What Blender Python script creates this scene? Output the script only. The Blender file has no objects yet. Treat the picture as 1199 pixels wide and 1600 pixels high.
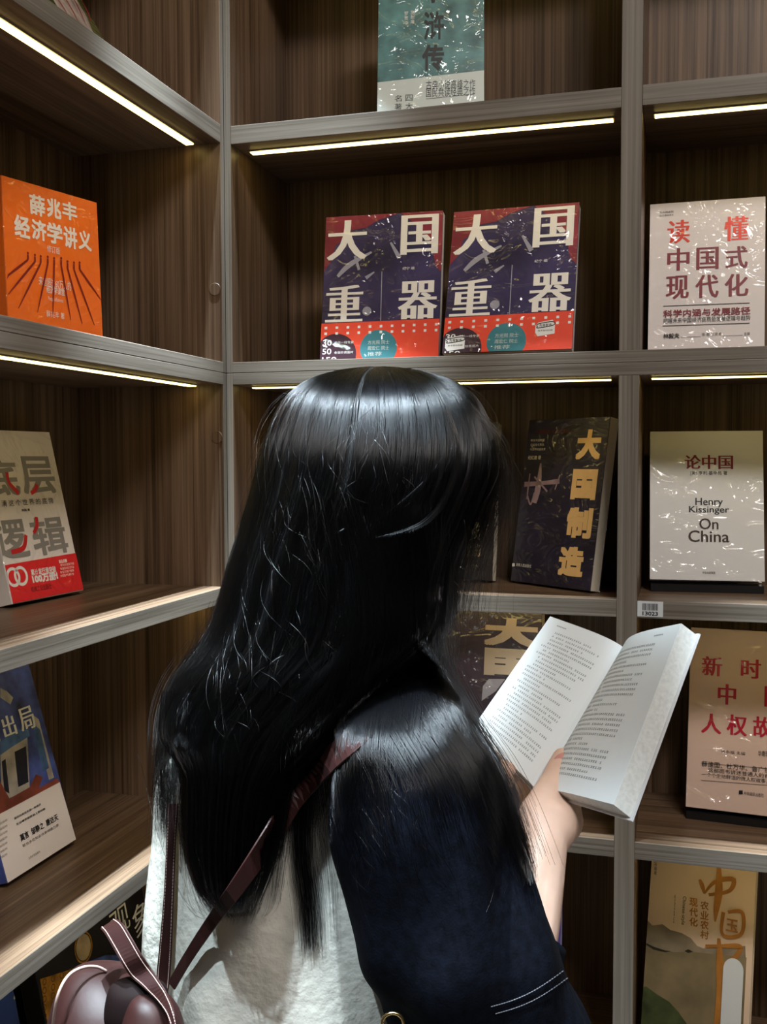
import bpy, bmesh, math, random
import numpy as np
from mathutils import Vector, Matrix
from mathutils.bvhtree import BVHTree
random.seed(7); RNG = np.random.default_rng(7)
R_ = math.radians
scene = bpy.context.scene
COL = scene.collection

# ------------------------------------------------------------------ camera
CZ = 1.48                                             # camera height above the floor
CAM = np.array([0.69924, -1.51202, CZ])
YAW, PITCH, ROLL, FPX = -0.281961, -0.050732, -0.002031, 1602.7
IW, IH = 1199.0, 1600.0
FW = np.array([math.sin(YAW)*math.cos(PITCH), math.cos(YAW)*math.cos(PITCH), math.sin(PITCH)])
_r = np.array([math.cos(YAW), -math.sin(YAW), 0.0]); _u = np.cross(_r, FW)
RT = _r*math.cos(ROLL)+_u*math.sin(ROLL); UP = -_r*math.sin(ROLL)+_u*math.cos(ROLL)
cam_d = bpy.data.cameras.new('camera'); cam = bpy.data.objects.new('camera', cam_d); COL.objects.link(cam)
cam_d.sensor_fit = 'HORIZONTAL'; cam_d.sensor_width = 36.0; cam_d.lens = 36.0*FPX/IW; cam_d.clip_start = 0.02
cam.matrix_world = Matrix([[RT[0], UP[0], -FW[0], CAM[0]], [RT[1], UP[1], -FW[1], CAM[1]], [RT[2], UP[2], -FW[2], CAM[2]], [0, 0, 0, 1]])
scene.camera = cam

# ------------------------------------------------------------------ light, world, exposure
scene.view_settings.view_transform = 'Standard'; scene.view_settings.look = 'None'
scene.view_settings.gamma = 1.0; scene.view_settings.exposure = 0.0
scene.view_settings.use_curve_mapping = False
scene.cycles.use_denoising = True
scene.cycles.sample_clamp_indirect = 4.0
world = bpy.data.worlds.new('world'); scene.world = world; world.use_nodes = True
world.node_tree.nodes['Background'].inputs[0].default_value = (0.75, 0.85, 1.0, 1)
world.node_tree.nodes['Background'].inputs[1].default_value = 0.01
COOL = (0.74, 0.90, 1.0)
def spot(name, loc, target, power, size, radius, color=COOL, blend=0.5):
    d = bpy.data.lights.new(name, 'SPOT'); d.energy = power; d.spot_size = R_(size); d.spot_blend = blend
    d.shadow_soft_size = radius; d.color = color
    o = bpy.data.objects.new(name, d); COL.objects.link(o); o.location = loc
    o.rotation_euler = (Vector(target)-Vector(loc)).to_track_quat('-Z', 'Y').to_euler()
    return o
def area(name, loc, target, power, sx, sy, color=COOL):
    d = bpy.data.lights.new(name, 'AREA'); d.energy = power; d.shape = 'RECTANGLE'; d.size = sx; d.size_y = sy; d.color = color
    o = bpy.data.objects.new(name, d); COL.objects.link(o); o.location = loc
    o.rotation_euler = (Vector(target)-Vector(loc)).to_track_quat('-Z', 'Y').to_euler()
    return o
CEIL = 3.40
# track downlights hanging just in front of the two shelf faces
for nm, lx, ly, pw, bm_ in (('downlight_corner', 0.20, -0.25, 1300, 21), ('downlight_second', 0.13, -0.16, 600, 22), ('downlight_right', 0.97, -0.25, 1500, 20),
                       ('downlight_middle', 0.50, -0.13, 700, 11), ('downlight_far_right', 1.60, -0.26, 400, 25), ('downlight_left', 0.24, -0.76, 850, 22)):
    spot(nm, (lx, ly, CEIL-0.06), (lx, ly, 0), pw, bm_, 0.022, blend=0.6)
# a narrow-beam downlight over the aisle where the reader stands
spot('downlight_aisle', (0.46, -1.25, CEIL-0.06), (0.46, -1.25, 0), 320, 40, 0.03, blend=0.35)
# unseen spot added behind the reader, tilted to brighten her back
spot('added_rear_spot', (0.12, -1.75, CEIL-0.10), (0.27, -0.80, 1.00), 270, 18, 0.02, blend=0.5)
# added area fill standing in for the shop's unseen ceiling lights behind the viewer
area('room_fill_light', (1.50, -1.70, CEIL-0.03), (0.85, -0.5, 0.8), 74, 1.0, 0.5, (1.0, 0.93, 0.87))

# ------------------------------------------------------------------ helpers
def PT(px, py, zc):
    return CAM + (FW + RT*((px-IW/2)/FPX) - UP*((py-IH/2)/FPX))*zc
def RAY(px, py):
    return FW + RT*((px-IW/2)/FPX) - UP*((py-IH/2)/FPX)
def on_plane(px, py, n, p0):
    d = RAY(px, py); n = np.array(n, float); t = np.dot(np.array(p0)-CAM, n)/np.dot(d, n)
    return CAM + d*t
def link(o, parent=None):
    COL.objects.link(o)
    if parent is not None: o.parent = parent
    return o
def mesh(name, verts, faces, mat, parent=None, smooth=False, off=None):
    m = bpy.data.meshes.new(name)
    vs = [tuple(float(c) for c in v) for v in verts]
    if off is not None: vs = [(a-off[0], b-off[1], c-off[2]) for a, b, c in vs]
    m.from_pydata(vs, [], faces); m.update()
    bm = bmesh.new(); bm.from_mesh(m); bmesh.ops.recalc_face_normals(bm, faces=bm.faces); bm.to_mesh(m); bm.free()
    if mat: m.materials.append(mat)
    if smooth: m.polygons.foreach_set('use_smooth', [True]*len(m.polygons))
    return link(bpy.data.objects.new(name, m), parent)
def tag(o, label, cat, group=None, kind=None):
    o['label'] = label; o['category'] = cat
    if group: o['group'] = group
    if kind: o['kind'] = kind
    return o
def empty(name, loc=(0, 0, 0), rot=(0, 0, 0)):
    o = bpy.data.objects.new(name, None); o.location = loc; o.rotation_euler = rot; o.empty_display_size = 0.05
    return link(o)
class MB:
    def __init__(s): s.v = []; s.f = []
    def add(s, vs, fs):
        n = len(s.v); s.v += [tuple(v) for v in vs]; s.f += [tuple(i+n for i in f) for f in fs]
    def box(s, x0, x1, y0, y1, z0, z1):
        s.add([(x0,y0,z0),(x1,y0,z0),(x1,y1,z0),(x0,y1,z0),(x0,y0,z1),(x1,y0,z1),(x1,y1,z1),(x0,y1,z1)],
              [(0,3,2,1),(4,5,6,7),(0,1,5,4),(1,2,6,5),(2,3,7,6),(3,0,4,7)])
    def build(s, name, mat, parent=None, smooth=False, off=None):
        return mesh(name, s.v, s.f, mat, parent, smooth, off)
def boxobj(name, x0, x1, y0, y1, z0, z1, mat, parent=None, bevel=0.0, off=None):
    b = MB(); b.box(x0, x1, y0, y1, z0, z1); o = b.build(name, mat, parent, off=off)
    if bevel:
        m = o.modifiers.new('bevel', 'BEVEL'); m.width = bevel; m.segments = 2
    return o
def loft(rings, cap=True):
    n = len(rings[0]); v = [p for r in rings for p in r]; f = []
    for i in range(len(rings)-1):
        for j in range(n):
            f.append((i*n+j, i*n+(j+1) % n, (i+1)*n+(j+1) % n, (i+1)*n+j))
    if cap: f.append(tuple(range(n))[::-1]); f.append(tuple(range((len(rings)-1)*n, len(rings)*n)))
    return v, f
def smooth_path(pts, n):
    P = np.array(pts, float); k = len(P)
    t = np.linspace(0, k-1, n); out = []
    for s in t:
        i = min(int(s), k-2); a = s-i
        p0 = P[max(i-1, 0)]; p1 = P[i]; p2 = P[i+1]; p3 = P[min(i+2, k-1)]
        out.append(0.5*((2*p1)+(-p0+p2)*a+(2*p0-5*p1+4*p2-p3)*a*a+(-p0+3*p1-3*p2+p3)*a**3))
    return np.array(out)
def tube(points, radii, n=12, m=None, caps=True):
    """swept round tube with half-round ends"""
    P = np.array(points, float); r = np.array(radii, float)
    if m:
        q = smooth_path(np.column_stack([P, r]), m); P = q[:, :3]; r = np.maximum(q[:, 3], 1e-4)
    T = np.gradient(P, axis=0); T /= np.linalg.norm(T, axis=1)[:, None]+1e-12
    if caps:
        Ps = [P[0]-T[0]*r[0]*k for k in (0.98, 0.75, 0.4)]; rs = [r[0]*k for k in (0.15, 0.66, 0.92)]
        Pe = [P[-1]+T[-1]*r[-1]*k for k in (0.4, 0.75, 0.98)]; re = [r[-1]*k for k in (0.92, 0.66, 0.15)]
        P = np.vstack([Ps, P, Pe]); r = np.concatenate([rs, r, re]); T = np.vstack([[T[0]]*3, T, [T[-1]]*3])
    a = np.array([0, 0, 1.0]) if abs(T[0][2]) < 0.9 else np.array([1.0, 0, 0])
    N = np.cross(T[0], a); N /= np.linalg.norm(N); rings = []
    for i in range(len(P)):
        N = N-T[i]*np.dot(N, T[i]); N /= np.linalg.norm(N); B = np.cross(T[i], N)
        rings.append([P[i]+r[i]*(math.cos(q)*N+math.sin(q)*B) for q in np.linspace(0, 2*math.pi, n, endpoint=False)])
    return loft(rings)
def ellipsoid(c, ax, n=20, k=12):
    """ax: three axis vectors"""
    rings = []
    for i in range(k+1):
        th = math.pi*(0.02+0.96*i/k)
        rings.append([np.array(c)+np.array(ax[2])*math.cos(th)+math.sin(th)*(np.array(ax[0])*math.cos(q)+np.array(ax[1])*math.sin(q)) for q in np.linspace(0, 2*math.pi, n, endpoint=False)])
    return loft(rings)

# ------------------------------------------------------------------ materials
def mat(name, col, rough=0.5, metal=0.0, coat=0.0, coat_rough=0.1, spec=0.5, emit=None, estr=0.0, noise=None, bump=None, sss=0.0, film=False):
    m = bpy.data.materials.new(name); m.use_nodes = True; nt = m.node_tree; b = nt.nodes['Principled BSDF']
    b.inputs['Base Color'].default_value = (*col, 1); b.inputs['Roughness'].default_value = rough; b.inputs['Metallic'].default_value = metal
    b.inputs['Coat Weight'].default_value = coat; b.inputs['Coat Roughness'].default_value = coat_rough
    b.inputs['Specular IOR Level'].default_value = spec
    if emit: b.inputs['Emission Color'].default_value = (*emit, 1); b.inputs['Emission Strength'].default_value = estr
    if sss:
        b.inputs['Subsurface Weight'].default_value = sss; b.inputs['Subsurface Radius'].default_value = (0.01, 0.004, 0.002); b.inputs['Subsurface Scale'].default_value = 0.6
    tc = nt.nodes.new('ShaderNodeTexCoord')
    if noise:                                   # (scale, amount) soft tonal variation of the thing itself
        n = nt.nodes.new('ShaderNodeTexNoise'); n.inputs['Scale'].default_value = noise[0]; n.inputs['Detail'].default_value = 5
        nt.links.new(tc.outputs['Object'], n.inputs['Vector'])
        r = nt.nodes.new('ShaderNodeValToRGB'); a = noise[1]
        r.color_ramp.elements[0].position = 0.3; r.color_ramp.elements[1].position = 0.7
        r.color_ramp.elements[0].color = (*[c*(1-a) for c in col], 1); r.color_ramp.elements[1].color = (*[min(1, c*(1+a)) for c in col], 1)
        nt.links.new(n.outputs['Fac'], r.inputs[0]); nt.links.new(r.outputs[0], b.inputs['Base Color'])
    if bump:                                    # (scale, strength, distance)
        n = nt.nodes.new('ShaderNodeTexNoise'); n.inputs['Scale'].default_value = bump[0]; n.inputs['Detail'].default_value = 6
        nt.links.new(tc.outputs['Object'], n.inputs['Vector'])
        bp = nt.nodes.new('ShaderNodeBump'); bp.inputs['Strength'].default_value = bump[1]; bp.inputs['Distance'].default_value = bump[2]
        nt.links.new(n.outputs['Fac'], bp.inputs['Height']); nt.links.new(bp.outputs[0], b.inputs['Normal'])
    if film:                                    # shrink wrap: a clear wrinkled coat over the print
        b.inputs['Coat Weight'].default_value = 0.75; b.inputs['Coat Roughness'].default_value = 0.06
        mp = nt.nodes.new('ShaderNodeMapping'); mp.inputs['Scale'].default_value = (14, 14, 22)
        nt.links.new(tc.outputs['Object'], mp.inputs['Vector'])
        n = nt.nodes.new('ShaderNodeTexNoise'); n.inputs['Scale'].default_value = 1.0; n.inputs['Detail'].default_value = 2.0; n.inputs['Distortion'].default_value = 1.6
        nt.links.new(mp.outputs[0], n.inputs['Vector'])
        bp = nt.nodes.new('ShaderNodeBump'); bp.inputs['Strength'].default_value = 0.75; bp.inputs['Distance'].default_value = 0.022
        nt.links.new(n.outputs['Fac'], bp.inputs['Height']); nt.links.new(bp.outputs[0], b.inputs['Coat Normal'])
    return m
def wood(name, axis, c0, c1, rough=0.42):
    m = bpy.data.materials.new(name); m.use_nodes = True; nt = m.node_tree; b = nt.nodes['Principled BSDF']
    g = nt.nodes.new('ShaderNodeNewGeometry'); mp = nt.nodes.new('ShaderNodeMapping')
    sc = {'x': (2.2, 240, 240), 'y': (240, 2.2, 240), 'z': (210, 210, 1.8)}[axis]
    mp.inputs['Scale'].default_value = sc; nt.links.new(g.outputs['Position'], mp.inputs['Vector'])
    n = nt.nodes.new('ShaderNodeTexNoise'); n.inputs['Scale'].default_value = 1.0; n.inputs['Detail'].default_value = 6; n.inputs['Roughness'].default_value = 0.62; n.inputs['Distortion'].default_value = 0.35
    nt.links.new(mp.outputs[0], n.inputs['Vector'])
    mp2 = nt.nodes.new('ShaderNodeMapping'); mp2.inputs['Scale'].default_value = tuple(s*0.16 if s > 10 else s*0.5 for s in sc)
    nt.links.new(g.outputs['Position'], mp2.inputs['Vector'])
    n2 = nt.nodes.new('ShaderNodeTexNoise'); n2.inputs['Scale'].default_value = 1.0; n2.inputs['Detail'].default_value = 2; nt.links.new(mp2.outputs[0], n2.inputs['Vector'])
    mx = nt.nodes.new('ShaderNodeMix'); mx.data_type = 'FLOAT'; mx.inputs[0].default_value = 0.35
    nt.links.new(n.outputs['Fac'], mx.inputs[2]); nt.links.new(n2.outputs['Fac'], mx.inputs[3])
    r = nt.nodes.new('ShaderNodeValToRGB'); r.color_ramp.elements[0].position = 0.36; r.color_ramp.elements[1].position = 0.64
    r.color_ramp.elements[0].color = (*c0, 1); r.color_ramp.elements[1].color = (*c1, 1)
    nt.links.new(mx.outputs[0], r.inputs[0]); nt.links.new(r.outputs[0], b.inputs['Base Color'])
    b.inputs['Roughness'].default_value = rough; b.inputs['Specular IOR Level'].default_value = 0.35
    bp = nt.nodes.new('ShaderNodeBump'); bp.inputs['Strength'].default_value = 0.25; bp.inputs['Distance'].default_value = 0.0006
    nt.links.new(n.outputs['Fac'], bp.inputs['Height']); nt.links.new(bp.outputs[0], b.inputs['Normal'])
    return m
W0, W1 = (0.040, 0.021, 0.0105), (0.195, 0.125, 0.079)
WOOD = {a: wood('walnut_grain_'+a, a, W0, W1) for a in 'xyz'}
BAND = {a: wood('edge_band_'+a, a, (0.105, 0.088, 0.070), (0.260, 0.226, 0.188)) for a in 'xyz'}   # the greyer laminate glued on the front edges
M = {}
def mm(name, *a, **k):
    if name not in M: M[name] = mat(name, *a, **k)
    return M[name]
LED = mm('warm_led', (0.9, 0.85, 0.5), emit=(1.0, 0.76, 0.24), estr=6.0)
CHAN = mm('led_channel', (0.35, 0.32, 0.25), 0.4, 0.6)
PAPER = mm('book_paper', (0.78, 0.70, 0.56), 0.7)
WHITE = mm('white_ink', (0.86, 0.84, 0.80), 0.35, film=True)
BLACK = mm('black_ink', (0.012, 0.012, 0.012), 0.4)
DARKRED = mm('dark_red_ink', (0.22, 0.012, 0.022), 0.4)
GOLD = mm('gold_ink', (0.62, 0.36, 0.12), 0.35)
GREYINK = mm('grey_ink', (0.16, 0.155, 0.15), 0.4)
REDINK = mm('red_ink', (0.62, 0.02, 0.025), 0.4)

# ------------------------------------------------------------------ room shell
def structure(o): o['kind'] = 'structure'; return o
FLOOR = mm('floor_tile', (0.22, 0.20, 0.18), 0.3, noise=(3, 0.15))
PLASTER = mm('plaster', (0.16, 0.15, 0.14), 0.85, noise=(6, 0.05))
CEILM = mm('ceiling_paint', (0.14, 0.14, 0.14), 0.9)
structure(boxobj('floor', -0.35, 4.0, -4.0, 0.35, -0.06, 0.0, FLOOR))
structure(boxobj('ceiling', -0.35, 4.0, -4.0, 0.35, CEIL, CEIL+0.06, CEILM))
structure(boxobj('wall_back', -0.35, 4.0, 0.27, 0.35, 0.0, CEIL, PLASTER))
structure(boxobj('wall_left', -0.35, -0.29, -4.0, 0.27, 0.0, CEIL, PLASTER))
structure(boxobj('wall_right', 4.0, 4.08, -4.0, 0.35, 0.0, CEIL, PLASTER))
structure(boxobj('wall_front', -0.35, 4.0, -4.08, -4.0, 0.0, CEIL, PLASTER))

# ------------------------------------------------------------------ bookcases
Z1T, Z1B, Z2T, Z2M, Z2B = CZ+0.5256, CZ+0.4972, CZ+0.1556, CZ+0.1383, CZ+0.1201
Z3T, Z3B, Z4T, Z4B = CZ-0.2025, CZ-0.2283, CZ-0.5570, CZ-0.5828
Z5T, Z5B, Z6T, Z6B = CZ-0.917, CZ-0.943, CZ-1.272, CZ-1.298
Z0T, Z0B = CZ+0.8956, CZ+0.8672
DB, DA = 0.250, 0.275
def led(parent, horiz, a0, a1, ztop, depth0, off):
    """recessed strip: a slim channel under the board with the glowing diffuser in it"""
    c = MB(); s = MB()
    if horiz == 'x':
        c.box(a0, a1, depth0-0.002, depth0+0.016, ztop-0.002, ztop); s.box(a0+0.002, a1-0.002, depth0, depth0+0.013, ztop-0.0035, ztop-0.002)
    else:
        c.box(-depth0-0.016, -depth0+0.002, a0, a1, ztop-0.002, ztop); s.box(-depth0-0.013, -depth0, a0+0.002, a1-0.002, ztop-0.0035, ztop-0.002)
    ch = c.build('light_channel', CHAN, parent, off=off); d = s.build('led_diffuser', LED, ch)
    d.data.transform(Matrix.Translation((-off[0], -off[1], -off[2])))
    ch['label'] = 'slim warm light strip under the shelf board'
def bookcase(name, axis, z0, z1, boards, base, label, ends, dividers, depth, plinth=False):
    off = {'x': (0.63, 0.12, base), 'y': (-0.13, -0.48, base)}[axis]
    root = empty(name, off); tag(root, label, 'bookcase')
    g = 'x' if axis == 'x' else 'y'
    def B(nm, a0, a1, d0, d1, za, zb, m, bev=0.0008):
        if axis == 'x': o = boxobj(nm, a0, a1, d0, d1, za, zb, m, root, bev, off)
        else: o = boxobj(nm, -d1, -d0, a0, a1, za, zb, m, root, bev, off)
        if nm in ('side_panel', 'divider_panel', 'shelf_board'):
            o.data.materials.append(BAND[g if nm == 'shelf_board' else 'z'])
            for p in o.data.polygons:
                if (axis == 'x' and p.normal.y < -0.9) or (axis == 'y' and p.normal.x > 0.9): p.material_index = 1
        return o
    g = 'x' if axis == 'x' else 'y'
    lo, hi = ends
    B('side_panel', lo, lo+0.0115, 0, depth, z0, z1, WOOD['z']); B('side_panel', hi-0.0115, hi, 0, depth, z0, z1, WOOD['z'])
    for a, b in dividers: B('divider_panel', a, b, 0, depth-0.010, z0+0.0, z1, WOOD['z'])
    B('back_panel', lo+0.0115, hi-0.0115, depth-0.010, depth, z0, z1, WOOD['z'])
    bays = []; cur = lo+0.0115
    for a, b in dividers: bays.append((cur, a)); cur = b
    bays.append((cur, hi-0.0115))
    for zt, zb, full in boards:
        if full: B('shelf_board', lo+0.0115, hi-0.0115, -0.0006, depth-0.010, zb, zt, WOOD[g])
        else:
            for a, b in bays: B('shelf_board', a, b, 0.0006, depth-0.010, zb, zt, WOOD[g])
    for zt, zb, full in boards:
        if zb-z0 < 0.1: continue
        for a, b in bays: led(root, axis, a+0.014, b-0.012, zb, 0.040, off)
    if plinth: B('plinth', lo+0.0115, hi-0.0115, 0.03, 0.05, 0.0, z0+0.001, WOOD[g])
    return root
UPB = [(Z0T, Z0B, False), (Z1T, Z1B, False)]
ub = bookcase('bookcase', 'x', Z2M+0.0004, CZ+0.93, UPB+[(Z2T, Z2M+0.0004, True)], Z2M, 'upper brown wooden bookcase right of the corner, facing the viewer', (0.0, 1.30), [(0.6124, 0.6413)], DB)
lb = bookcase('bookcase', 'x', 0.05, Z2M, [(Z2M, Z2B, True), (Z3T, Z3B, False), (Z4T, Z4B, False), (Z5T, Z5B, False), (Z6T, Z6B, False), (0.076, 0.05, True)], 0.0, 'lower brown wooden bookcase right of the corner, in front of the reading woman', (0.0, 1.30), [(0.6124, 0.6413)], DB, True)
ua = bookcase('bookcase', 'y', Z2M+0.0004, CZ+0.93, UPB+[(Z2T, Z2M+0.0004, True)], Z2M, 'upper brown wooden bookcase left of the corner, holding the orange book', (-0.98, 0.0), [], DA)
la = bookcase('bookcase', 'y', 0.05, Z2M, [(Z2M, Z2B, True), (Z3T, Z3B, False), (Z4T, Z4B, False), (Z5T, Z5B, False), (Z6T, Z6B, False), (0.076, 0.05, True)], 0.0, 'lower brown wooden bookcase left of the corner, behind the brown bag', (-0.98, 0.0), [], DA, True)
for r_, off, (px, py) in ((ua, (-0.13, -0.48, Z2M), (336, 452)), (la, (-0.13, -0.48, 0.0), (340, 683))):
    c = on_plane(px, py, (0, 1, 0), (0, -0.0115, 0)); c[0] = min(c[0], -0.012)
    v, f = tube([c+np.array([0, 0.001, 0]), c+np.array([0, -0.0012, 0])], [0.010, 0.010], 24, caps=False)
    o = mesh('screw_cap', v, f, WOOD['z'], r_, off=off); o['label'] = 'round wood-coloured screw cap'
    mo = o.modifiers.new('bevel', 'BEVEL'); mo.width = 0.0005; mo.segments = 1

# ------------------------------------------------------------------ lettering
def glyph_mesh(s, bold=0.0, style='plain', K=5.0, spacing=1.0, lines=1.0):
    """bold: how far the strokes grow; 'song' grows them sideways only (heavy uprights, slim cross strokes)"""
    d = bpy.data.curves.new('lettering', 'FONT'); d.body = s; d.size = 1.0; d.resolution_u = 3
    d.space_character = spacing; d.space_line = lines; d.fill_mode = 'FRONT'
    o = bpy.data.objects.new('lettering', d); COL.objects.link(o)
    dg = bpy.context.evaluated_depsgraph_get()
    m = bpy.data.meshes.new_from_object(o.evaluated_get(dg))
    v = np.array([tuple(q.co) for q in m.vertices]); f = [tuple(p.vertices) for p in m.polygons]
    bpy.data.objects.remove(o); bpy.data.curves.remove(d); bpy.data.meshes.remove(m)
    if bold:
        sx = [-bold, -bold/3, bold/3, bold] if style == 'song' else [-bold, 0, bold]
        sy = [0] if style == 'song' else [-bold, 0, bold]
        V = []; F = []
        for i, a in enumerate(sx):
            for j, b in enumerate(sy):
                n = len(v)*(i*len(sy)+j); V.append(v+np.array([a, b, 4e-6*len(V)])); F += [tuple(q+n for q in t) for t in f]
        v = np.vstack(V); f = F
    return v, f
class Cover:
    """one face of a book standing in the place; local x to the right, z up, y into the book"""
    SEP = {'title_lettering', 'upper_title', 'gold_title', 'brush_title', 'sticker', 'sticker_lettering', 'foil_title', 'red_sky', 'english_lettering', 'subtitle_lettering', 'palace_roof', 'palace_picture', 'palace_windows', 'red_strokes', 'spacecraft_picture', 'red_ground', 'gold_lettering'}
    def __init__(s, root, Mx, origin_y=0.0):
        s.root = root; s.M = np.array(Mx); s.y = origin_y; s.inks = {}
        s.n = s.M[:3, 1]; s.p0 = s.M[:3, 3]+s.n*origin_y; s.lift = 0.0
    def loc(s, px, py):
        w = on_plane(px, py, s.n, s.p0); d = w-s.M[:3, 3]
        return np.array([np.dot(d, s.M[:3, 0]), np.dot(d, s.M[:3, 2])])
    def ink(s, part, m):
        if part in s.SEP: s.k = getattr(s, 'k', 0)+1; part = (part, s.k)
        if part not in s.inks: s.inks[part] = (MB(), m, 0.0004+0.00006*len(s.inks))
        return s.inks[part]
    def put(s, part, m, v2, f):
        b, _, l = s.ink(part, m); x = s.w/2-0.0003
        b.add([(min(max(p[0], -x), x), s.y-l-(p[2] if len(p) > 2 else 0), min(max(p[1], 0.0003), s.h-0.0003)) for p in v2], f)
    def text(s, part, m, t, x0, y0, x1, y1, bold=0.0, style='plain', K=5.0, spacing=1.0, lines=1.0, rot=False):
        v, f = glyph_mesh(t, bold, style, K, spacing, lines)
        if rot: v = np.column_stack([v[:, 1], -v[:, 0], v[:, 2]])
        a, b = v.min(0), v.max(0)
        xm, ym = (x0+x1)/2, (y0+y1)/2
        L, R = s.loc(x0, ym)[0], s.loc(x1, ym)[0]; T, Bt = s.loc(xm, y0)[1], s.loc(xm, y1)[1]
        q = [(L+(p[0]-a[0])/(b[0]-a[0]+1e-9)*(R-L), Bt+(p[1]-a[1])/(b[1]-a[1]+1e-9)*(T-Bt), p[2]) for p in v]
        s.put(part, m, q, f)
    def col(s, part, m, t, x0, y0, x1, y1, **k):
        """characters one under another; the boxes follow the cover"""
        n = len(t); h = (y1-y0)/n
        for i, ch in enumerate(t): s.text(part, m, ch, x0, y0+i*h+0.06*h, x1, y0+(i+1)*h-0.06*h, **k)
    def poly(s, part, m, pts):
        q = [s.loc(*p) for p in pts]; s.put(part, m, q, [tuple(range(len(q)))])
    def disc(s, part, m, px, py, r, sy=1.0, r0=0.0, n=32):
        c = s.loc(px, py); k = abs(s.loc(px, py+10)[1]-c[1])/10; rr = r*k
        if r0 == 0: s.put(part, m, [(c[0]+rr*math.cos(a), c[1]+rr*sy*math.sin(a)) for a in np.linspace(0, 2*math.pi, n, endpoint=False)], [tuple(range(n))])
        else:
            A = np.linspace(0, 2*math.pi, n, endpoint=False)
            v = [(c[0]+rr*math.cos(a), c[1]+rr*sy*math.sin(a)) for a in A]+[(c[0]+r0*k*math.cos(a), c[1]+r0*k*sy*math.sin(a)) for a in A]
            s.put(part, m, v, [(i, (i+1) % n, n+(i+1) % n, n+i) for i in range(n)])
    def stroke(s, part, m, pts, widths, n=16):
        P = np.array([s.loc(*p) for p in pts]); k = abs(s.loc(pts[0][0], pts[0][1]+10)[1]-s.loc(*pts[0])[1])/10
        q = smooth_path(np.column_stack([P, np.array(widths)*k/2]), n); T = np.gradient(q[:, :2], axis=0); T /= np.linalg.norm(T, axis=1)[:, None]+1e-12
        N = np.column_stack([-T[:, 1], T[:, 0]]); v = list(q[:, :2]+N*q[:, 2:3])+list(q[:, :2]-N*q[:, 2:3])
        s.put(part, m, v, [(i, i+1, n+i+1, n+i) for i in range(n-1)])
    def rect(s, part, m, u0, v0, u1, v1):
        s.put(part, m, [(u0, v0), (u1, v0), (u1, v1), (u0, v1)], [(0, 1, 2, 3)])
    def done(s):
        for part, (b, m, l) in s.inks.items(): b.build(part if isinstance(part, str) else part[0], m, s.root)
def book(name, label, x, y, z, th, ph, w, h, t, cover, group=None, spine=True, hard=0.0, paper=PAPER):
    z = z + t*math.sin(abs(ph))*(1 if ph >= 0 else 0) + 0.0004
    root = empty(name, (x, y, z), (-ph, 0, th)); tag(root, label, 'book', group)
    Mx = Matrix.Translation((x, y, z)) @ Matrix.Rotation(th, 4, 'Z') @ Matrix.Rotation(-ph, 4, 'X')
    e = hard
    pb = MB(); pb.box(-w/2+0.0012, w/2-0.0008-e, 0.0012, t-0.0012, e+0.0003, h-e-0.0003)
    pb.build('page_block', paper, root)
    c = MB(); k = 0.0012
    # front, spine and back of the cover in one sheet
    c.box(-w/2, w/2, 0, k, 0, h); c.box(-w/2, w/2, t-k, t, 0, h); c.box(-w/2, -w/2+k, k, t-k, 0, h)
    o = c.build('cover', cover, root)
    mo = o.modifiers.new('bevel', 'BEVEL'); mo.width = 0.0004; mo.segments = 1
    cv = Cover(root, Mx); cv.w = w; cv.h = h; return cv, root
D = math.radians

# --- the green classic on the top shelf of the right bookcase
GREEN = mm('green_blue_print', (0.09, 0.21, 0.21), 0.35, noise=(26, 0.55), film=True)
PALE = mm('pale_green_band', (0.62, 0.68, 0.63), 0.4, film=True)
b, _ = book('book', 'blue-green paperback with pale band and brush lettering, alone on the top shelf', 0.3209, 0.0596, Z1T, 0.2075, 0.1661, 0.1659, 0.24, 0.028, GREEN)
b.poly('paper_band', PALE, [(590, 129), (757, 110), (757, 178), (589, 186)])
b.text('brush_title', BLACK, '水', 668, -40, 690, 5, 0.02); b.text('brush_title', BLACK, '浒', 663, 18, 694, 62, 0.02); b.text('brush_title', BLACK, '传', 660, 70, 694, 110, 0.025)
b.col('author_lettering', WHITE, '施耐庵', 642, 16, 648, 38); b.col('author_lettering', WHITE, '罗贯中', 632, 18, 638, 40)
b.text('band_lettering', BLACK, '古典小说高峰之作', 666, 125, 743, 139); b.text('band_lettering', BLACK, '国民共读经典之作', 666, 137, 743, 151)
b.text('band_lettering', BLACK, '四', 634, 148, 645, 158); b.text('band_lettering', BLACK, '大', 634, 161, 645, 171); b.text('band_lettering', BLACK, '名', 617, 149, 628, 159); b.text('band_lettering', BLACK, '著', 617, 162, 628, 173)
b.stroke('band_lettering', BLACK, [(666, 155), (742, 147)], [0.8, 0.8], 3)
b.done()

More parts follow.
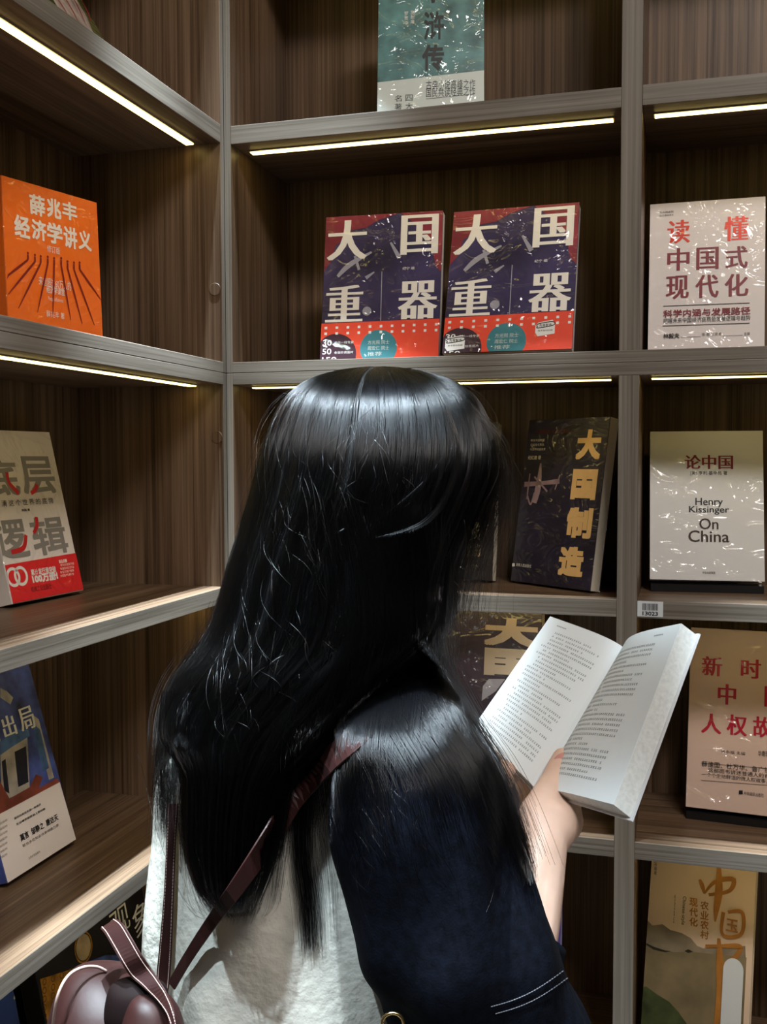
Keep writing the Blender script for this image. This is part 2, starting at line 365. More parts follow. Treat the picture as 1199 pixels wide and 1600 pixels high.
# --- the pair of purple and red books
PURPLE = mm('night_sky_print', (0.045, 0.034, 0.095), 0.35, noise=(9, 0.7), film=True)
CRIM = mm('crimson_print', (0.25, 0.026, 0.042), 0.4, noise=(14, 0.4), film=True)
ORED = mm('orange_red_band', (0.85, 0.075, 0.035), 0.4, film=True)
TEAL = mm('teal_print', (0.05, 0.22, 0.26), 0.4, film=True)
DKP = mm('plum_print', (0.05, 0.02, 0.035), 0.4, film=True)
CREAM = mm('cream_ink', (0.90, 0.85, 0.77), 0.4, film=True)
GREYP = mm('pale_grey_print', (0.35, 0.34, 0.40), 0.4, film=True)
def pair(label, x, y, th, ph, w, h, TL, TR, BL, BR, stickers):
    b, _ = book('book', label, x, y, Z2T, th, ph, w, h, 0.020, PURPLE, 'purple and red books shown side by side')
    def q(u, v):                              # u right, v down, both 0..1 on the cover
        a = np.array(TL)*(1-u)+np.array(TR)*u; c = np.array(BL)*(1-u)+np.array(BR)*u
        return tuple(a*(1-v)+c*v)
    def box(u0, v0, u1, v1):
        a = q(u0, (v0+v1)/2)[0]; c = q(u1, (v0+v1)/2)[0]; t = q((u0+u1)/2, v0)[1]; o = q((u0+u1)/2, v1)[1]
        return a, t, c, o
    b.poly('red_sky', CRIM, [q(0, 0), q(0.62, 0), q(0.45, 0.04), q(0.34, 0.09), q(0.22, 0.10), q(0.15, 0.17), q(0.09, 0.20), q(0.07, 0.30), q(0, 0.38)])
    b.poly('red_sky', CRIM, [q(0.64, 0), q(1, 0), q(1, 0.42), q(0.95, 0.38), q(0.9, 0.2), q(0.8, 0.12), q(0.72, 0.05)])
    # rockets and a satellite in the picture
    b.stroke('spacecraft_picture', GREYP, [q(0.12, 0.42), q(0.22, 0.34), q(0.40, 0.26)], [5, 8, 3]); b.stroke('spacecraft_picture', GREYP, [q(0.26, 0.28), q(0.30, 0.38)], [4, 4])
    b.stroke('spacecraft_picture', GREYP, [q(0.56, 0.20), q(0.64, 0.31)], [3, 7]); b.disc('spacecraft_picture', GREYP, *q(0.38, 0.67), 7)
    b.stroke('spacecraft_picture', GREYP, [q(0.495, 0.40), q(0.50, 0.74)], [1.2, 1.2], 4); b.stroke('spacecraft_picture', GREYP, [q(0.36, 0.44), q(0.43, 0.40)], [6, 2])
    for ch, bx in (('大', (0.02, 0.03, 0.36, 0.305)), ('国', (0.645, 0.02, 0.965, 0.29)), ('重', (0.03, 0.485, 0.345, 0.74)), ('器', (0.64, 0.475, 0.975, 0.735))):
        b.text('title_lettering', CREAM, ch, *box(*bx), bold=0.042, style='song', K=6.0)
    b.text('small_lettering', WHITE, '纪宁 编', *box(0.67, 0.375, 0.77, 0.395))
    b.poly('red_band', ORED, [q(0, 0.748), q(1, 0.738), q(1, 1), q(0, 1)])
    b.disc('dark_disc', DKP, *q(0.13, 0.97), 33); b.disc('teal_disc', TEAL, *q(0.49, 0.93), 29)
    for r in range(2):
        for k in range(11):
            u = 0.03+k*0.093; v = 0.772+r*0.04-0.004*u
            b.poly('band_lettering', WHITE, [q(u, v), q(u+0.022, v), q(u+0.022, v+0.017), q(u, v+0.017)])
    b.text('band_lettering', WHITE, '30', *box(0.02, 0.865, 0.095, 0.905), bold=0.01); b.text('band_lettering', WHITE, '50', *box(0.02, 0.925, 0.095, 0.965), bold=0.01); b.text('band_lettering', WHITE, '150', *box(0.02, 0.985, 0.14, 1.02), bold=0.01)
    for k, v in enumerate((0.875, 0.945)): b.text('band_lettering', WHITE, ('多位一线专家', '余张珍贵图片')[k], *box(0.12, v, 0.28, v+0.018))
    for k, (t, v) in enumerate((('方光熙 院士', 0.875), ('周宏仁 院士', 0.915), ('推荐', 0.955))): b.text('teal_lettering', PALE, t, *box(0.40, v, 0.58 if k < 2 else 0.52, v+0.028))
    for (u, v) in stickers:
        b.poly('sticker', WHITE, [q(u+0.02, v-0.01), q(u+0.13, v-0.025), q(u+0.15, v), q(u+0.15, v+0.07), q(u+0.02, v+0.085), q(u, v+0.06), q(u, v+0.01)])
        b.stroke('sticker_lettering', BLACK, [q(u+0.015, v+0.02), q(u+0.02, v+0.0), q(u+0.13, v-0.012), q(u+0.138, v+0.012), q(u+0.02, v+0.028), q(u+0.015, v+0.018)], [1.4]*6, 30)
        b.text('sticker_lettering', BLACK, '先导智造', *box(u+0.03, v, u+0.125, v+0.02), bold=0.01); b.text('sticker_lettering', BLACK, '技术驱动创新', *box(u+0.02, v+0.04, u+0.135, v+0.052))
    b.done()
pair('purple and red space-themed book with large cream title, left of the pair', 0.2422, 0.0393, 0.0466, 0.1647, 0.1916, 0.2351, (510, 340), (693, 329), (500, 562), (686, 558), [])
pair('purple and red space-themed book leaning further back, right of the pair', 0.4451, 0.0272, -0.0312, 0.308, 0.1976, 0.2418, (710, 332), (906, 316), (691, 553), (894, 546), [(0.02, 0.90), (0.71, 0.82)])

# --- pale pink paperback in the right bay
PINK = mm('pale_pink_print', (0.80, 0.72, 0.69), 0.4, film=True)
BRRED = mm('foil_red', (0.70, 0.06, 0.03), 0.3, 0.2, film=True)
b, _ = book('book', 'pale pink paperback with red and maroon title, in the upper right bay', 0.7324, 0.1059, Z2T, -0.0084, 0.1513, 0.1671, 0.2353, 0.025, PINK)
b.text('upper_title', BRRED, '读', 1043, 344, 1079, 380, 0.03, 'song'); b.text('upper_title', BRRED, '懂', 1132, 338, 1170, 376, 0.03, 'song')
for i, ch in enumerate('中国式'): b.text('title_lettering', DARKRED, ch, 1043+i*45.5, 388-i*1.5, 1078+i*45.5, 423-i*2, 0.025, 'song')
for i, ch in enumerate('现代化'): b.text('title_lettering', DARKRED, ch, 1041+i*46, 431-i*1.5, 1077+i*46.5, 467-i*2, 0.025, 'song')
b.text('subtitle_lettering', DARKRED, '科学内涵与发展路径', 1037, 482, 1173, 494, 0.02); b.text('small_lettering', BLACK, '把握未来中国经济高质量发展逻辑与趋势', 1037, 495, 1173, 503)
b.stroke('small_lettering', BLACK, [(1037, 478.5), (1172, 473.5)], [0.9, 0.9], 3); b.stroke('small_lettering', BLACK, [(1036, 509.5), (1172, 505)], [0.9, 0.9], 3)
b.text('small_lettering', BLACK, '林毅夫', 1037, 521, 1062, 529, 0.02); b.text('small_lettering', BLACK, '等·著 王贤青', 1097, 520, 1128, 525); b.text('small_lettering', BLACK, '主编', 1163, 519, 1172, 524)
b.stroke('small_lettering', BLACK, [(1064, 527), (1095, 526)], [0.5, 0.5], 3); b.stroke('small_lettering', BLACK, [(1130, 525), (1161, 524)], [0.5, 0.5], 3)
b.text('small_lettering', BLACK, '北大国发院', 1031, 330, 1053, 333); b.text('small_lettering', BLACK, '经济课程讲义', 1031, 335, 1053, 338)
b.done()

# --- dark blue book with gold title
NAVY = mm('navy_print', (0.012, 0.010, 0.032), 0.4, noise=(20, 0.4), film=True)
GOLDT = mm('gold_title', (0.88, 0.55, 0.22), 0.35, film=True)
FAINT = mm('faint_rose_ink', (0.30, 0.20, 0.22), 0.4, film=True); MAROON = mm('maroon_ink', (0.14, 0.015, 0.02), 0.4, film=True)
b, _ = book('book', 'navy paperback with four gold characters down its right side, turned sideways', 0.5013, 0.1074, Z3T, -0.6447, 0.1587, 0.1723, 0.2673, 0.022, NAVY)
for ch, bx in (('大', (902, 671, 940, 718)), ('国', (894, 733, 933, 781)), ('制', (886, 793, 926, 841)), ('造', (874, 854, 913, 901))): b.text('gold_title', GOLDT, ch, *bx, bold=0.05)
b.text('small_lettering', WHITE, '寻找中国制造', 830, 686, 852, 690); b.text('small_lettering', WHITE, '的底色与亮色', 830, 693, 851, 697); b.text('small_lettering', WHITE, '与世界对话未来', 829, 700, 853, 704)
b.text('small_lettering', WHITE, '纪红建 著', 826, 712, 846, 718, 0.01); b.text('publisher_lettering', WHITE, '湖南人民出版社', 807, 881, 831, 886); b.poly('publisher_lettering', WHITE, [(800, 880), (805, 880), (805, 885), (800, 885)])
b.text('red_lettering', MAROON, '大国制造 与全球重塑', 838, 671, 891, 677)
# the space station drawing
for pts, wd in (([(836, 786), (842, 760), (846, 724)], [9, 12, 3]), ([(820, 757), (848, 755), (875, 752)], [8, 6, 8]), ([(824, 780), (829, 740)], [2.5, 2.5]), ([(868, 765), (876, 742)], [2.5, 2.5]), ([(825, 775), (830, 788), (836, 770)], [3, 3, 3]), ([(836, 745), (856, 768)], [3, 3])):
    b.stroke('space_station_picture', FAINT, pts, wd)
b.done()

# --- white hardcover
SILV = mm('silver_white_print', (0.74, 0.73, 0.72), 0.35, film=True)
b, _ = book('book', 'silver-white hardcover with red title and black English lettering, above the barcode label', 0.7395, 0.1179, Z3T+0.012, 0.0779, 0.1898, 0.168, 0.2323, 0.030, SILV, hard=0.003)
b.text('title_lettering', DARKRED, '论中国', 1070, 711, 1146, 733, 0.03, 'song')
b.text('small_lettering', BLACK, '[美] 亨利·基辛格 著', 1079, 736, 1137, 743)
b.text('english_lettering', BLACK, 'Henry', 1087, 778, 1130, 793, 0.012, 'song', 3); b.text('english_lettering', BLACK, 'Kissinger', 1077, 791, 1140, 804, 0.012, 'song', 3)
b.text('english_title', mm('brown_ink', (0.05, 0.025, 0.018), 0.4), 'On', 1093, 810, 1123, 827, 0.012, 'song', 3); b.text('english_title', BLACK, 'China', 1076, 829, 1140, 847, 0.012, 'song', 3)
b.text('small_lettering', BLACK, '中信出版集团', 1098, 893, 1118, 897); b.done()

# --- black book behind the hair, and the lilac one far left
DARKB = mm('black_print', (0.018, 0.014, 0.013), 0.4, film=True); PALEGOLD = mm('pale_gold_ink', (0.55, 0.45, 0.25), 0.4, film=True)
b, _ = book('book', 'black book with small pale gold lettering, half hidden behind the hanging hair', 0.3261, 0.1433, Z3T, -0.0535, 0.1592, 0.1595, 0.2628, 0.03, DARKB)
b.text('gold_lettering', PALEGOLD, '中国', 730, 815, 752, 845, 0.03); b.text('gold_lettering', PALEGOLD, '力量', 730, 850, 752, 870, 0.03); b.text('gold_lettering', PALEGOLD, '人民出版社', 726, 881, 748, 886)
b.done()
LILAC = mm('lilac_print', (0.085, 0.075, 0.13), 0.4, film=True)
b, _ = book('book', 'lilac-grey book mostly hidden left of the head, by the corner', 0.130, 0.135, Z3T, 0.10, 0.15, 0.158, 0.252, 0.03, LILAC)
b.stroke('cover_edge_line', WHITE, [(414, 660), (417, 690), (419, 720)], [1.0, 1.0, 1.0], 4); b.done()

# --- third tier, right bookcase
PLUM = mm('plum_cover', (0.040, 0.022, 0.036), 0.35, noise=(16, 0.4), film=True); BRONZE = mm('bronze_foil', (0.62, 0.46, 0.32), 0.28, 0.55)
b, _ = book('book', 'dark plum book with bronze foil title, partly hidden by the open book', 0.40, 0.035, Z4T, -0.05, 0.16, 0.185, 0.322, 0.03, PLUM)
b.text('foil_title', BRONZE, '大', 757, 966, 842, 1010, 0.055); b.text('foil_title', BRONZE, '国', 757, 1014, 842, 1057, 0.055)
b.poly('white_shape', GREYP, [(755, 1072), (764, 1061), (790, 1061), (775, 1080), (753, 1095)]); b.done()
TAUPE = mm('taupe_pink_print', (0.72, 0.52, 0.43), 0.4, film=True)
b, _ = book('book', 'dusty pink hardcover with dark red title, at right behind the open book', 0.80, 0.118, Z4T+0.011, -0.10, 0.20, 0.175, 0.278, 0.03, TAUPE)
for ch, bx in (('新', (1097, 1026, 1129, 1056)), ('时', (1158, 1030, 1190, 1060)), ('代', (1218, 1034, 1248, 1064)), ('中', (1122, 1069, 1151, 1101)), ('国', (1195, 1073, 1224, 1105)), ('人', (1096, 1115, 1128, 1146)), ('权', (1136, 1117, 1168, 1149)), ('故', (1177, 1120, 1207, 1152)), ('事', (1216, 1123, 1246, 1155))):
    b.text('title_lettering', mm('crimson_title', (0.50, 0.012, 0.035), 0.4, film=True), ch, *bx, bold=0.03, style='song')
b.text('small_lettering', BLACK, '吴永福 主编', 1127, 1173, 1165, 1178); b.text('small_lettering', BLACK, '华南理工大学', 1185, 1174, 1220, 1183)
b.text('small_lettering', BLACK, '薛建国、杜万华、鲁广锦、卓泽渊', 1097, 1196, 1245, 1205); b.text('small_lettering', BLACK, '这部图书讲述普通人的自己的故事', 1107, 1206, 1240, 1213); b.text('small_lettering', BLACK, '一个个生动鲜活的微人权故事，映射新时代', 1097, 1214, 1245, 1221)
b.stroke('small_lettering', BLACK, [(1096, 1192), (1240, 1204)], [0.6, 0.6], 3); b.stroke('small_lettering', BLACK, [(1096, 1219), (1240, 1230)], [0.6, 0.6], 3)
b.poly('publisher_mark', BLACK, [(1155, 1235), (1161, 1235), (1161, 1241), (1155, 1241)]); b.text('publisher_mark', BLACK, '中央编译出版社', 1163, 1238, 1194, 1244); b.done()

# --- lowest visible tier, right bookcase
BEIGE = mm('beige_pink_print', (0.80, 0.60, 0.44), 0.45, noise=(5, 0.10)); HILL = mm('misty_hill_print', (0.22, 0.17, 0.09), 0.5, noise=(18, 0.3)); HILL2 = mm('green_hill_print', (0.055, 0.075, 0.025), 0.5, noise=(30, 0.6)); OCHRE = mm('ochre_ink', (0.46, 0.19, 0.035), 0.4, noise=(30, 0.25)); RIDGE = mm('ridge_ink', (0.03, 0.025, 0.015), 0.5); MIST = mm('mist_print', (0.26, 0.21, 0.14), 0.5, noise=(22, 0.35))
NT, NP = -0.1971, 0.2506
b, _ = book('book', 'beige paperback with ochre brush characters and green hills, lowest right', 0.7270, 0.0844, Z5T, NT, NP, 0.160, 0.293, 0.022, BEIGE)
b.poly('mist_hills', MIST, [(1001, 1443), (1010, 1438), (1020, 1446), (1036, 1444), (1048, 1453), (1066, 1458), (1080, 1466), (1090, 1478), (1100, 1482), (1165, 1478), (1166, 1500), (1000, 1500)])
b.poly('field_hills', HILL, [(999, 1468), (1008, 1474), (1022, 1480), (1040, 1486), (1058, 1488), (1080, 1487), (1110, 1490), (1167, 1496), (1160, 1640), (990, 1630)])
b.poly('ridge_line', RIDGE, [(999, 1466), (1008, 1473), (1022, 1479), (1040, 1485), (1050, 1486), (1040, 1488), (1022, 1484), (1000, 1474)]); b.poly('ridge_line', RIDGE, [(1070, 1486), (1076, 1483), (1084, 1487), (1076, 1489)])
b.poly('green_hills', HILL2, [(994, 1540), (1010, 1541), (1028, 1554), (1046, 1565), (1060, 1580), (1074, 1600), (1080, 1640), (991, 1630)])
b.col('gold_lettering', OCHRE, '农业农村', 1095, 1407, 1108, 1468, bold=0.02); b.col('gold_lettering', OCHRE, '现代化', 1078, 1402, 1091, 1448, bold=0.02)
b.text('english_lettering', mm('umber_ink', (0.10, 0.06, 0.03), 0.5), 'Chinese-style', 1065, 1400, 1072, 1445, rot=True); b.text('english_lettering', M['umber_ink'], 'agricultural and rural', 1053, 1398, 1056, 1442, rot=True)
b.col('series_lettering', BLACK, '冯海发', 1022, 1347, 1027, 1367)
b.stroke('brush_title', OCHRE, [(1094, 1374), (1098, 1384), (1101, 1396)], [4, 7, 3]); b.stroke('brush_title', OCHRE, [(1101, 1396), (1118, 1378), (1146, 1374), (1140, 1392), (1108, 1398)], [3, 6, 8, 6, 5], 24); b.stroke('brush_title', OCHRE, [(1124, 1352), (1124, 1390), (1120, 1420), (1118, 1440)], [6, 12, 9, 2], 20)
b.stroke('brush_title', OCHRE, [(1131, 1425), (1128, 1455), (1138, 1464), (1158, 1460), (1163, 1440), (1158, 1424), (1138, 1425)], [6, 5, 6, 6, 6, 6, 5], 36)
b.text('brush_title', OCHRE, '玉', 1135, 1436, 1154, 1456, 0.02)
b.stroke('brush_title', OCHRE, [(1103, 1478), (1124, 1478), (1150, 1478), (1158, 1482), (1148, 1497), (1132, 1506)], [5, 5, 8, 8, 7, 4], 24); b.stroke('brush_title', OCHRE, [(1124, 1466), (1126, 1510), (1126, 1560), (1120, 1640)], [5, 13, 13, 16], 20)
b.done()
CARD = mm('white_card', (0.72, 0.76, 0.79), 0.5)
# rounded white card tucked in front of that book
n_ = b.n; p_ = b.p0-n_*0.004
def bc(px, py): return on_plane(px, py, n_, p_)
c_ = bc(1144, 1560); ux = b.M[:3, 0]; uz = b.M[:3, 2]
hw = np.dot(bc(1160, 1560)-c_, ux); zt = np.dot(bc(1144, 1497)-c_, uz); zb_ = (Z5T+0.002-c_[2])/uz[2]
out = [(hw*math.cos(a), zt-hw*1.15+hw*1.15*math.sin(a)) for a in np.linspace(0, math.pi, 20)]+[(-hw, zb_), (hw, zb_)]
v = [c_+ux*a+uz*q for a, q in out]+[c_+ux*a+uz*q+n_*0.0012 for a, q in out]; k = len(out)
o = mesh('card', v, [tuple(range(k)), tuple(range(k, 2*k))]+[(i, (i+1) % k, k+(i+1) % k, k+i) for i in range(k)], CARD)
tag(o, 'plain white round-topped card standing against the beige book', 'card')
VIOL = mm('violet_print', (0.09, 0.07, 0.36), 0.45)
b, _ = book('book', 'violet-blue book just right of the forearm, lowest shelf', 0.447, 0.06, Z5T, 0.0, 0.11, 0.16, 0.31, 0.024, VIOL); b.done()

# --- left bookcase
ORANGE = mm('orange_print', (0.95, 0.17, 0.012), 0.42, film=True); SHAD = mm('deep_red_ink', (0.23, 0.015, 0.012), 0.45)
b, _ = book('book', 'bright orange paperback with white title and long-shadowed figures', -0.1272, -0.2678, Z2T, 1.3262, 0.0416, 0.1674, 0.2148, 0.03, ORANGE)
CRM2 = mm('title_cream', (0.90, 0.80, 0.70), 0.4)
for ch, bx in (('薛', (46, 305, 70, 337)), ('兆', (73, 311, 95, 341)), ('丰', (97, 316, 120, 344)), ('经', (22, 337, 46, 371)), ('济', (49, 344, 72, 375)), ('学', (73, 349, 97, 381)), ('讲', (99, 355, 120, 388)), ('义', (122, 361, 142, 391))):
    b.text('title_lettering', CRM2, ch, *bx, bold=0.03)
b.text('small_lettering', CRM2, '修订版', 73, 385, 93, 396); b.text('small_lettering', CRM2, '来自超过60万人的', 60, 436, 110, 450); b.text('small_lettering', CRM2, '经济学课堂', 72, 449, 100, 460, 0.01); b.text('small_lettering', CRM2, '薛兆丰 著', 72, 487, 100, 497); b.text('small_lettering', CRM2, 'Principles of Economics', 75, 465, 98, 473, lines=0.9)
for (sx, sy), (ex, ey) in (((43, 402), (2, 438)), ((54, 405), (12, 460)), ((63, 407), (28, 482)), ((74, 408), (58, 488)), ((84, 410), (82, 492)), ((95, 410), (110, 500)), ((105, 415), (128, 506)), ((115, 417), (147, 508)), ((124, 417), (157, 468))):
    b.stroke('shadow_figures', SHAD, [(sx, sy-4), (sx, sy+4)], [3, 3.5], 4); b.disc('shadow_figures', SHAD, sx, sy-6.5, 1.9)
    b.stroke('shadow_figures', SHAD, [(sx, sy+4), ((sx+ex)/2, (sy+ey)/2+2), (ex, ey)], [3.0, 3.4, 1.2], 8)
b.done()
WPR = mm('warm_white_print', (0.85, 0.77, 0.73), 0.42, film=True); RBAND = mm('red_band', (0.80, 0.020, 0.025), 0.42, film=True); GRT = mm('grey_title', (0.27, 0.25, 0.23), 0.4)
b, _ = book('book', 'white paperback with grey title and red band, on the left middle shelf', -0.1731, -0.2326, Z3T, 1.5119, 0.2318, 0.159, 0.2463, 0.025, WPR)
for ch, bx in (('底', (-30, 717, 28, 776)), ('层', (32, 713, 84, 772)), ('逻', (-12, 812, 43, 874)), ('辑', (49, 807, 103, 867))): b.text('title_lettering', GRT, ch, *bx, bold=0.022)
b.stroke('red_strokes', REDINK, [(10, 738), (14, 755), (29, 771)], [7, 7, 8]); b.stroke('red_strokes', REDINK, [(57, 757), (55, 765), (48, 771)], [7, 7, 6]); b.stroke('red_strokes', REDINK, [(56, 808), (57, 822), (52, 833)], [7, 7, 6]); b.stroke('red_strokes', REDINK, [(40, 836), (36, 856), (17, 863)], [7, 8, 7])
b.text('small_lettering', BLACK, '看清这个世界的底牌', -10, 780, 83, 790, spacing=1.5); b.text('small_lettering', BLACK, '刘润 著', 33, 795, 46, 799, 0.02)
b.poly('red_band', RBAND, [(-40, 890), (118, 864), (130, 921), (20, 943), (-40, 956)])
b.text('band_lettering', WHITE, '1', -2, 884, 9, 920, 0.04); b.disc('band_lettering', WHITE, 20, 902, 16, 1.0, 11); b.disc('band_lettering', WHITE, 32, 900, 16, 1.0, 11)
b.text('band_lettering', WHITE, '累计发行量突破', 47, 887, 87, 897, 0.02); b.text('band_lettering', WHITE, '100万册!', 49, 896, 90, 909, 0.05)
for i in range(4): b.text('fine_lettering', CRM2, ('得到年度图书榜', '年度影响力作品', '数百万用户推荐', '刘润代表作')[i], 93, 880+i*5.5, 115, 884+i*5.5)
b.text('fine_lettering', CRM2, '商业洞察', 91, 874, 104, 880, 0.02); b.text('publisher_lettering', BLACK, '机械工业出版社', 47, 914, 80, 923); b.done()
BLUEART = mm('blue_painting', (0.06, 0.09, 0.33), 0.45, noise=(22, 0.85)); PALEART = mm('pale_painting', (0.42, 0.38, 0.36), 0.45, noise=(30, 0.4)); RUST = mm('rust_painting', (0.20, 0.045, 0.030), 0.45, noise=(30, 0.6)); MIDBL = mm('mid_blue_painting', (0.07, 0.16, 0.38), 0.45, noise=(30, 0.6)); DKBL = mm('dark_window_painting', (0.012, 0.014, 0.035), 0.45); PANEL = mm('pinkish_white_print', (0.84, 0.76, 0.75), 0.42)
b, _ = book('book', 'blue painted-palace paperback with pinkish white lower panel, left lower shelf', -0.1355, -0.3134, Z4T, 1.5812, 0.2804, 0.16, 0.2666, 0.03, BLUEART)
b.poly('white_panel', PANEL, [(-50, 1295), (93, 1222), (119, 1312), (12, 1381), (-40, 1414)])
b.poly('palace_picture', PALEART, [(0, 1178), (20, 1160), (42, 1146), (46, 1230), (30, 1240), (12, 1248), (2, 1236)]); b.poly('palace_picture', PALEART, [(52, 1118), (60, 1124), (84, 1215), (76, 1219)]); b.poly('palace_picture', PALEART, [(0, 1075), (10, 1080), (20, 1090), (16, 1101), (0, 1090)])
b.poly('palace_roof', MIDBL, [(0, 1160), (24, 1140), (44, 1140), (46, 1150), (20, 1166), (0, 1180)]); b.poly('palace_roof', MIDBL, [(50, 1130), (62, 1140), (76, 1200), (66, 1206)])
b.poly('palace_windows', DKBL, [(22, 1175), (40, 1166), (44, 1222), (28, 1230)]); b.poly('palace_windows', DKBL, [(2, 1190), (8, 1186), (14, 1240), (6, 1236)])
b.poly('red_ground', RUST, [(-20, 1282), (0, 1262), (14, 1248), (46, 1230), (55, 1210), (66, 1214), (60, 1232), (88, 1216), (93, 1222), (40, 1250)]); b.poly('red_ground', RUST, [(-20, 1215), (0, 1222), (14, 1248), (0, 1266), (-20, 1276)])
b.text('title_lettering', WHITE, '出', 2, 1117, 24, 1152, 0.03, 'song'); b.text('title_lettering', WHITE, '局', 28, 1104, 53, 1142, 0.03, 'song'); b.text('title_lettering', WHITE, '入', -27, 1128, -3, 1165, 0.03, 'song')
b.text('small_lettering', BLACK, '最后出局其实是一种境界', 18, 1266, 66, 1270, 0.01); b.text('small_lettering', BLACK, '无论哪里都要做人要知趣', 21, 1274, 73, 1278, 0.01); b.text('small_lettering', BLACK, '莫言  邹静之  唐达天', 26, 1287, 94, 1299, 0.02); b.text('small_lettering', GREYINK, '联合多位知名作家倾情力荐', 30, 1303, 95, 1308); b.text('small_lettering', BLACK, '江苏文艺出版社', 42, 1334, 63, 1338)
for i in range(7): b.text('fine_lettering', GREYINK, '书中人物命运起伏跌宕'[:8], -26, 1288+i*9, 13, 1292+i*9)
b.done()
OLIVE = mm('olive_print', (0.07, 0.085, 0.02), 0.35, noise=(12, 0.5), film=True); ROSEG = mm('rose_grey_print', (0.35, 0.28, 0.26), 0.4, noise=(40, 0.6))
b, _ = book('book', 'olive and rose illustrated book, only a corner showing top left', -0.0606, -0.2428, Z1T, 1.6741, 0.529, 0.17, 0.24, 0.02, OLIVE)
b.poly('rose_picture', ROSEG, [(60, -30), (112, -12), (134, 24), (150, 62), (120, 60), (60, 20)])
for k in range(4): b.stroke('line_drawing', DARKRED, [(84+12*k, -10), (96+12*k, 8), (112+10*k, 34)], [2, 3, 1], 8)
b.done()
NIGHT = mm('black_starry_print', (0.010, 0.010, 0.013), 0.4); GOLDP = mm('gold_ornament_print', (0.42, 0.20, 0.03), 0.35, 0.3, noise=(60, 0.5)); BLUEW = mm('blue_cloud_print', (0.05, 0.09, 0.30), 0.45, noise=(28, 0.7)); DISCM = mm('parchment_print', (0.36, 0.27, 0.17), 0.5, noise=(40, 0.3))
b, _ = book('book', 'black book with thin white title and blue cloud picture, lower left behind the brown bag', -0.105, -0.175, Z5T, 1.5708, 0.20, 0.29, 0.318, 0.03, NIGHT)
b.text('title_lettering', WHITE, '观', 171, 1416, 203, 1462, 0.0); b.text('title_lettering', WHITE, '象', 206, 1406, 240, 1462, 0.0)
b.poly('blue_clouds', BLUEW, [(132, 1505), (165, 1492), (215, 1494), (250, 1470), (255, 1560), (210, 1590), (140, 1560)])
b.poly('gold_picture', GOLDP, [(62, 1530), (128, 1509), (136, 1640), (66, 1670)])
for i in range(5):
    for j in range(8): b.disc('gold_rings', mm('gold_line', (0.14, 0.055, 0.008), 0.4), 69+13.5*i, 1534-5*i+13.5*j, 6, 1.0, 4, 16)
b.disc('parchment_disc', DISCM, 130, 1480, 22); b.disc('disc_border', GOLDP, 130, 1480, 27, 1.0, 24)
b.done()
COBALT = mm('cobalt_print', (0.012, 0.035, 0.17), 0.4, noise=(10, 0.8))
b, _ = book('book', 'cobalt blue book in the lower left corner, left of the black book', -0.10, -0.455, Z5T, 1.5708, 0.20, 0.16, 0.26, 0.03, COBALT)
b.text('small_lettering', WHITE, '星空', 20, 1555, 28, 1560); b.done()

# --- black display stands under the two books that stand a little above their shelf
STAND = mm('black_acrylic', (0.010, 0.010, 0.011), 0.3)
def stand(label, x, y, z, th, ph, w, t, h):
    root = empty('book_stand', (x, y, z), (0, 0, th)); tag(root, label, 'book stand')
    bb = MB(); bb.box(-w/2, w/2, -0.004, t+0.030, 0.0003, h); bb.build('base', STAND, root)
    pl = MB(); k = 0.10; dy = t+0.010
    pl.add([(-w*0.3, dy, h-0.002), (w*0.3, dy, h-0.002), (w*0.3, dy+k*math.tan(ph), h+k), (-w*0.3, dy+k*math.tan(ph), h+k), (-w*0.3, dy+0.003, h-0.002), (w*0.3, dy+0.003, h-0.002), (w*0.3, dy+0.003+k*math.tan(ph), h+k), (-w*0.3, dy+0.003+k*math.tan(ph), h+k)],
           [(0, 1, 2, 3), (4, 5, 6, 7), (0, 1, 5, 4), (1, 2, 6, 5), (2, 3, 7, 6), (3, 0, 4, 7)])
    pl.build('back_rest', STAND, root)
stand('low black display stand under the silver-white hardcover', 0.7395, 0.1179, Z3T, 0.0779, 0.1898, 0.165, 0.030, 0.0115)
stand('low black display stand under the dusty pink hardcover', 0.80, 0.118, Z4T, -0.10, 0.20, 0.172, 0.03, 0.0105)

# --- barcode label on the shelf edge
yy = -0.0002
def bl(px, py): return on_plane(px, py, (0, 1, 0), (0, yy, 0))
a, c = bl(995.5, 938.5), bl(1036.5, 964.5)
x0, x1, z1_, z0_ = max(a[0], 0.6418), c[0], a[2]-0.0004, c[2]
lab = boxobj('price_label', x0, x1, yy-0.0006, yy+0.0004, z0_, z1_, mm('label_paper', (0.66, 0.68, 0.70), 0.45), bevel=0.0002); lab.location = (0, 0, 0)
tag(lab, 'small white barcode label 13023 on the shelf edge below the silver-white book', 'label')
bars = MB(); xx = x0+(x1-x0)*0.20
while xx < x1-(x1-x0)*0.2:
    w = random.choice((0.0003, 0.0005, 0.0009)); bars.box(xx, xx+w, yy-0.0009, yy-0.0006, z0_+(z1_-z0_)*0.42, z0_+(z1_-z0_)*0.86); xx += w+random.choice((0.0004, 0.0006, 0.0008))
bars.build('barcode', BLACK, lab)
v, f = glyph_mesh('13023', 0.02); p0, p1 = v.min(0), v.max(0)
mesh('number_lettering', [(x0+(x1-x0)*(0.2+0.6*(q[0]-p0[0])/(p1[0]-p0[0])), yy-0.0009, z0_+(z1_-z0_)*(0.08+0.26*(q[1]-p0[1])/(p1[1]-p0[1]))) for q in v], f, BLACK, lab)


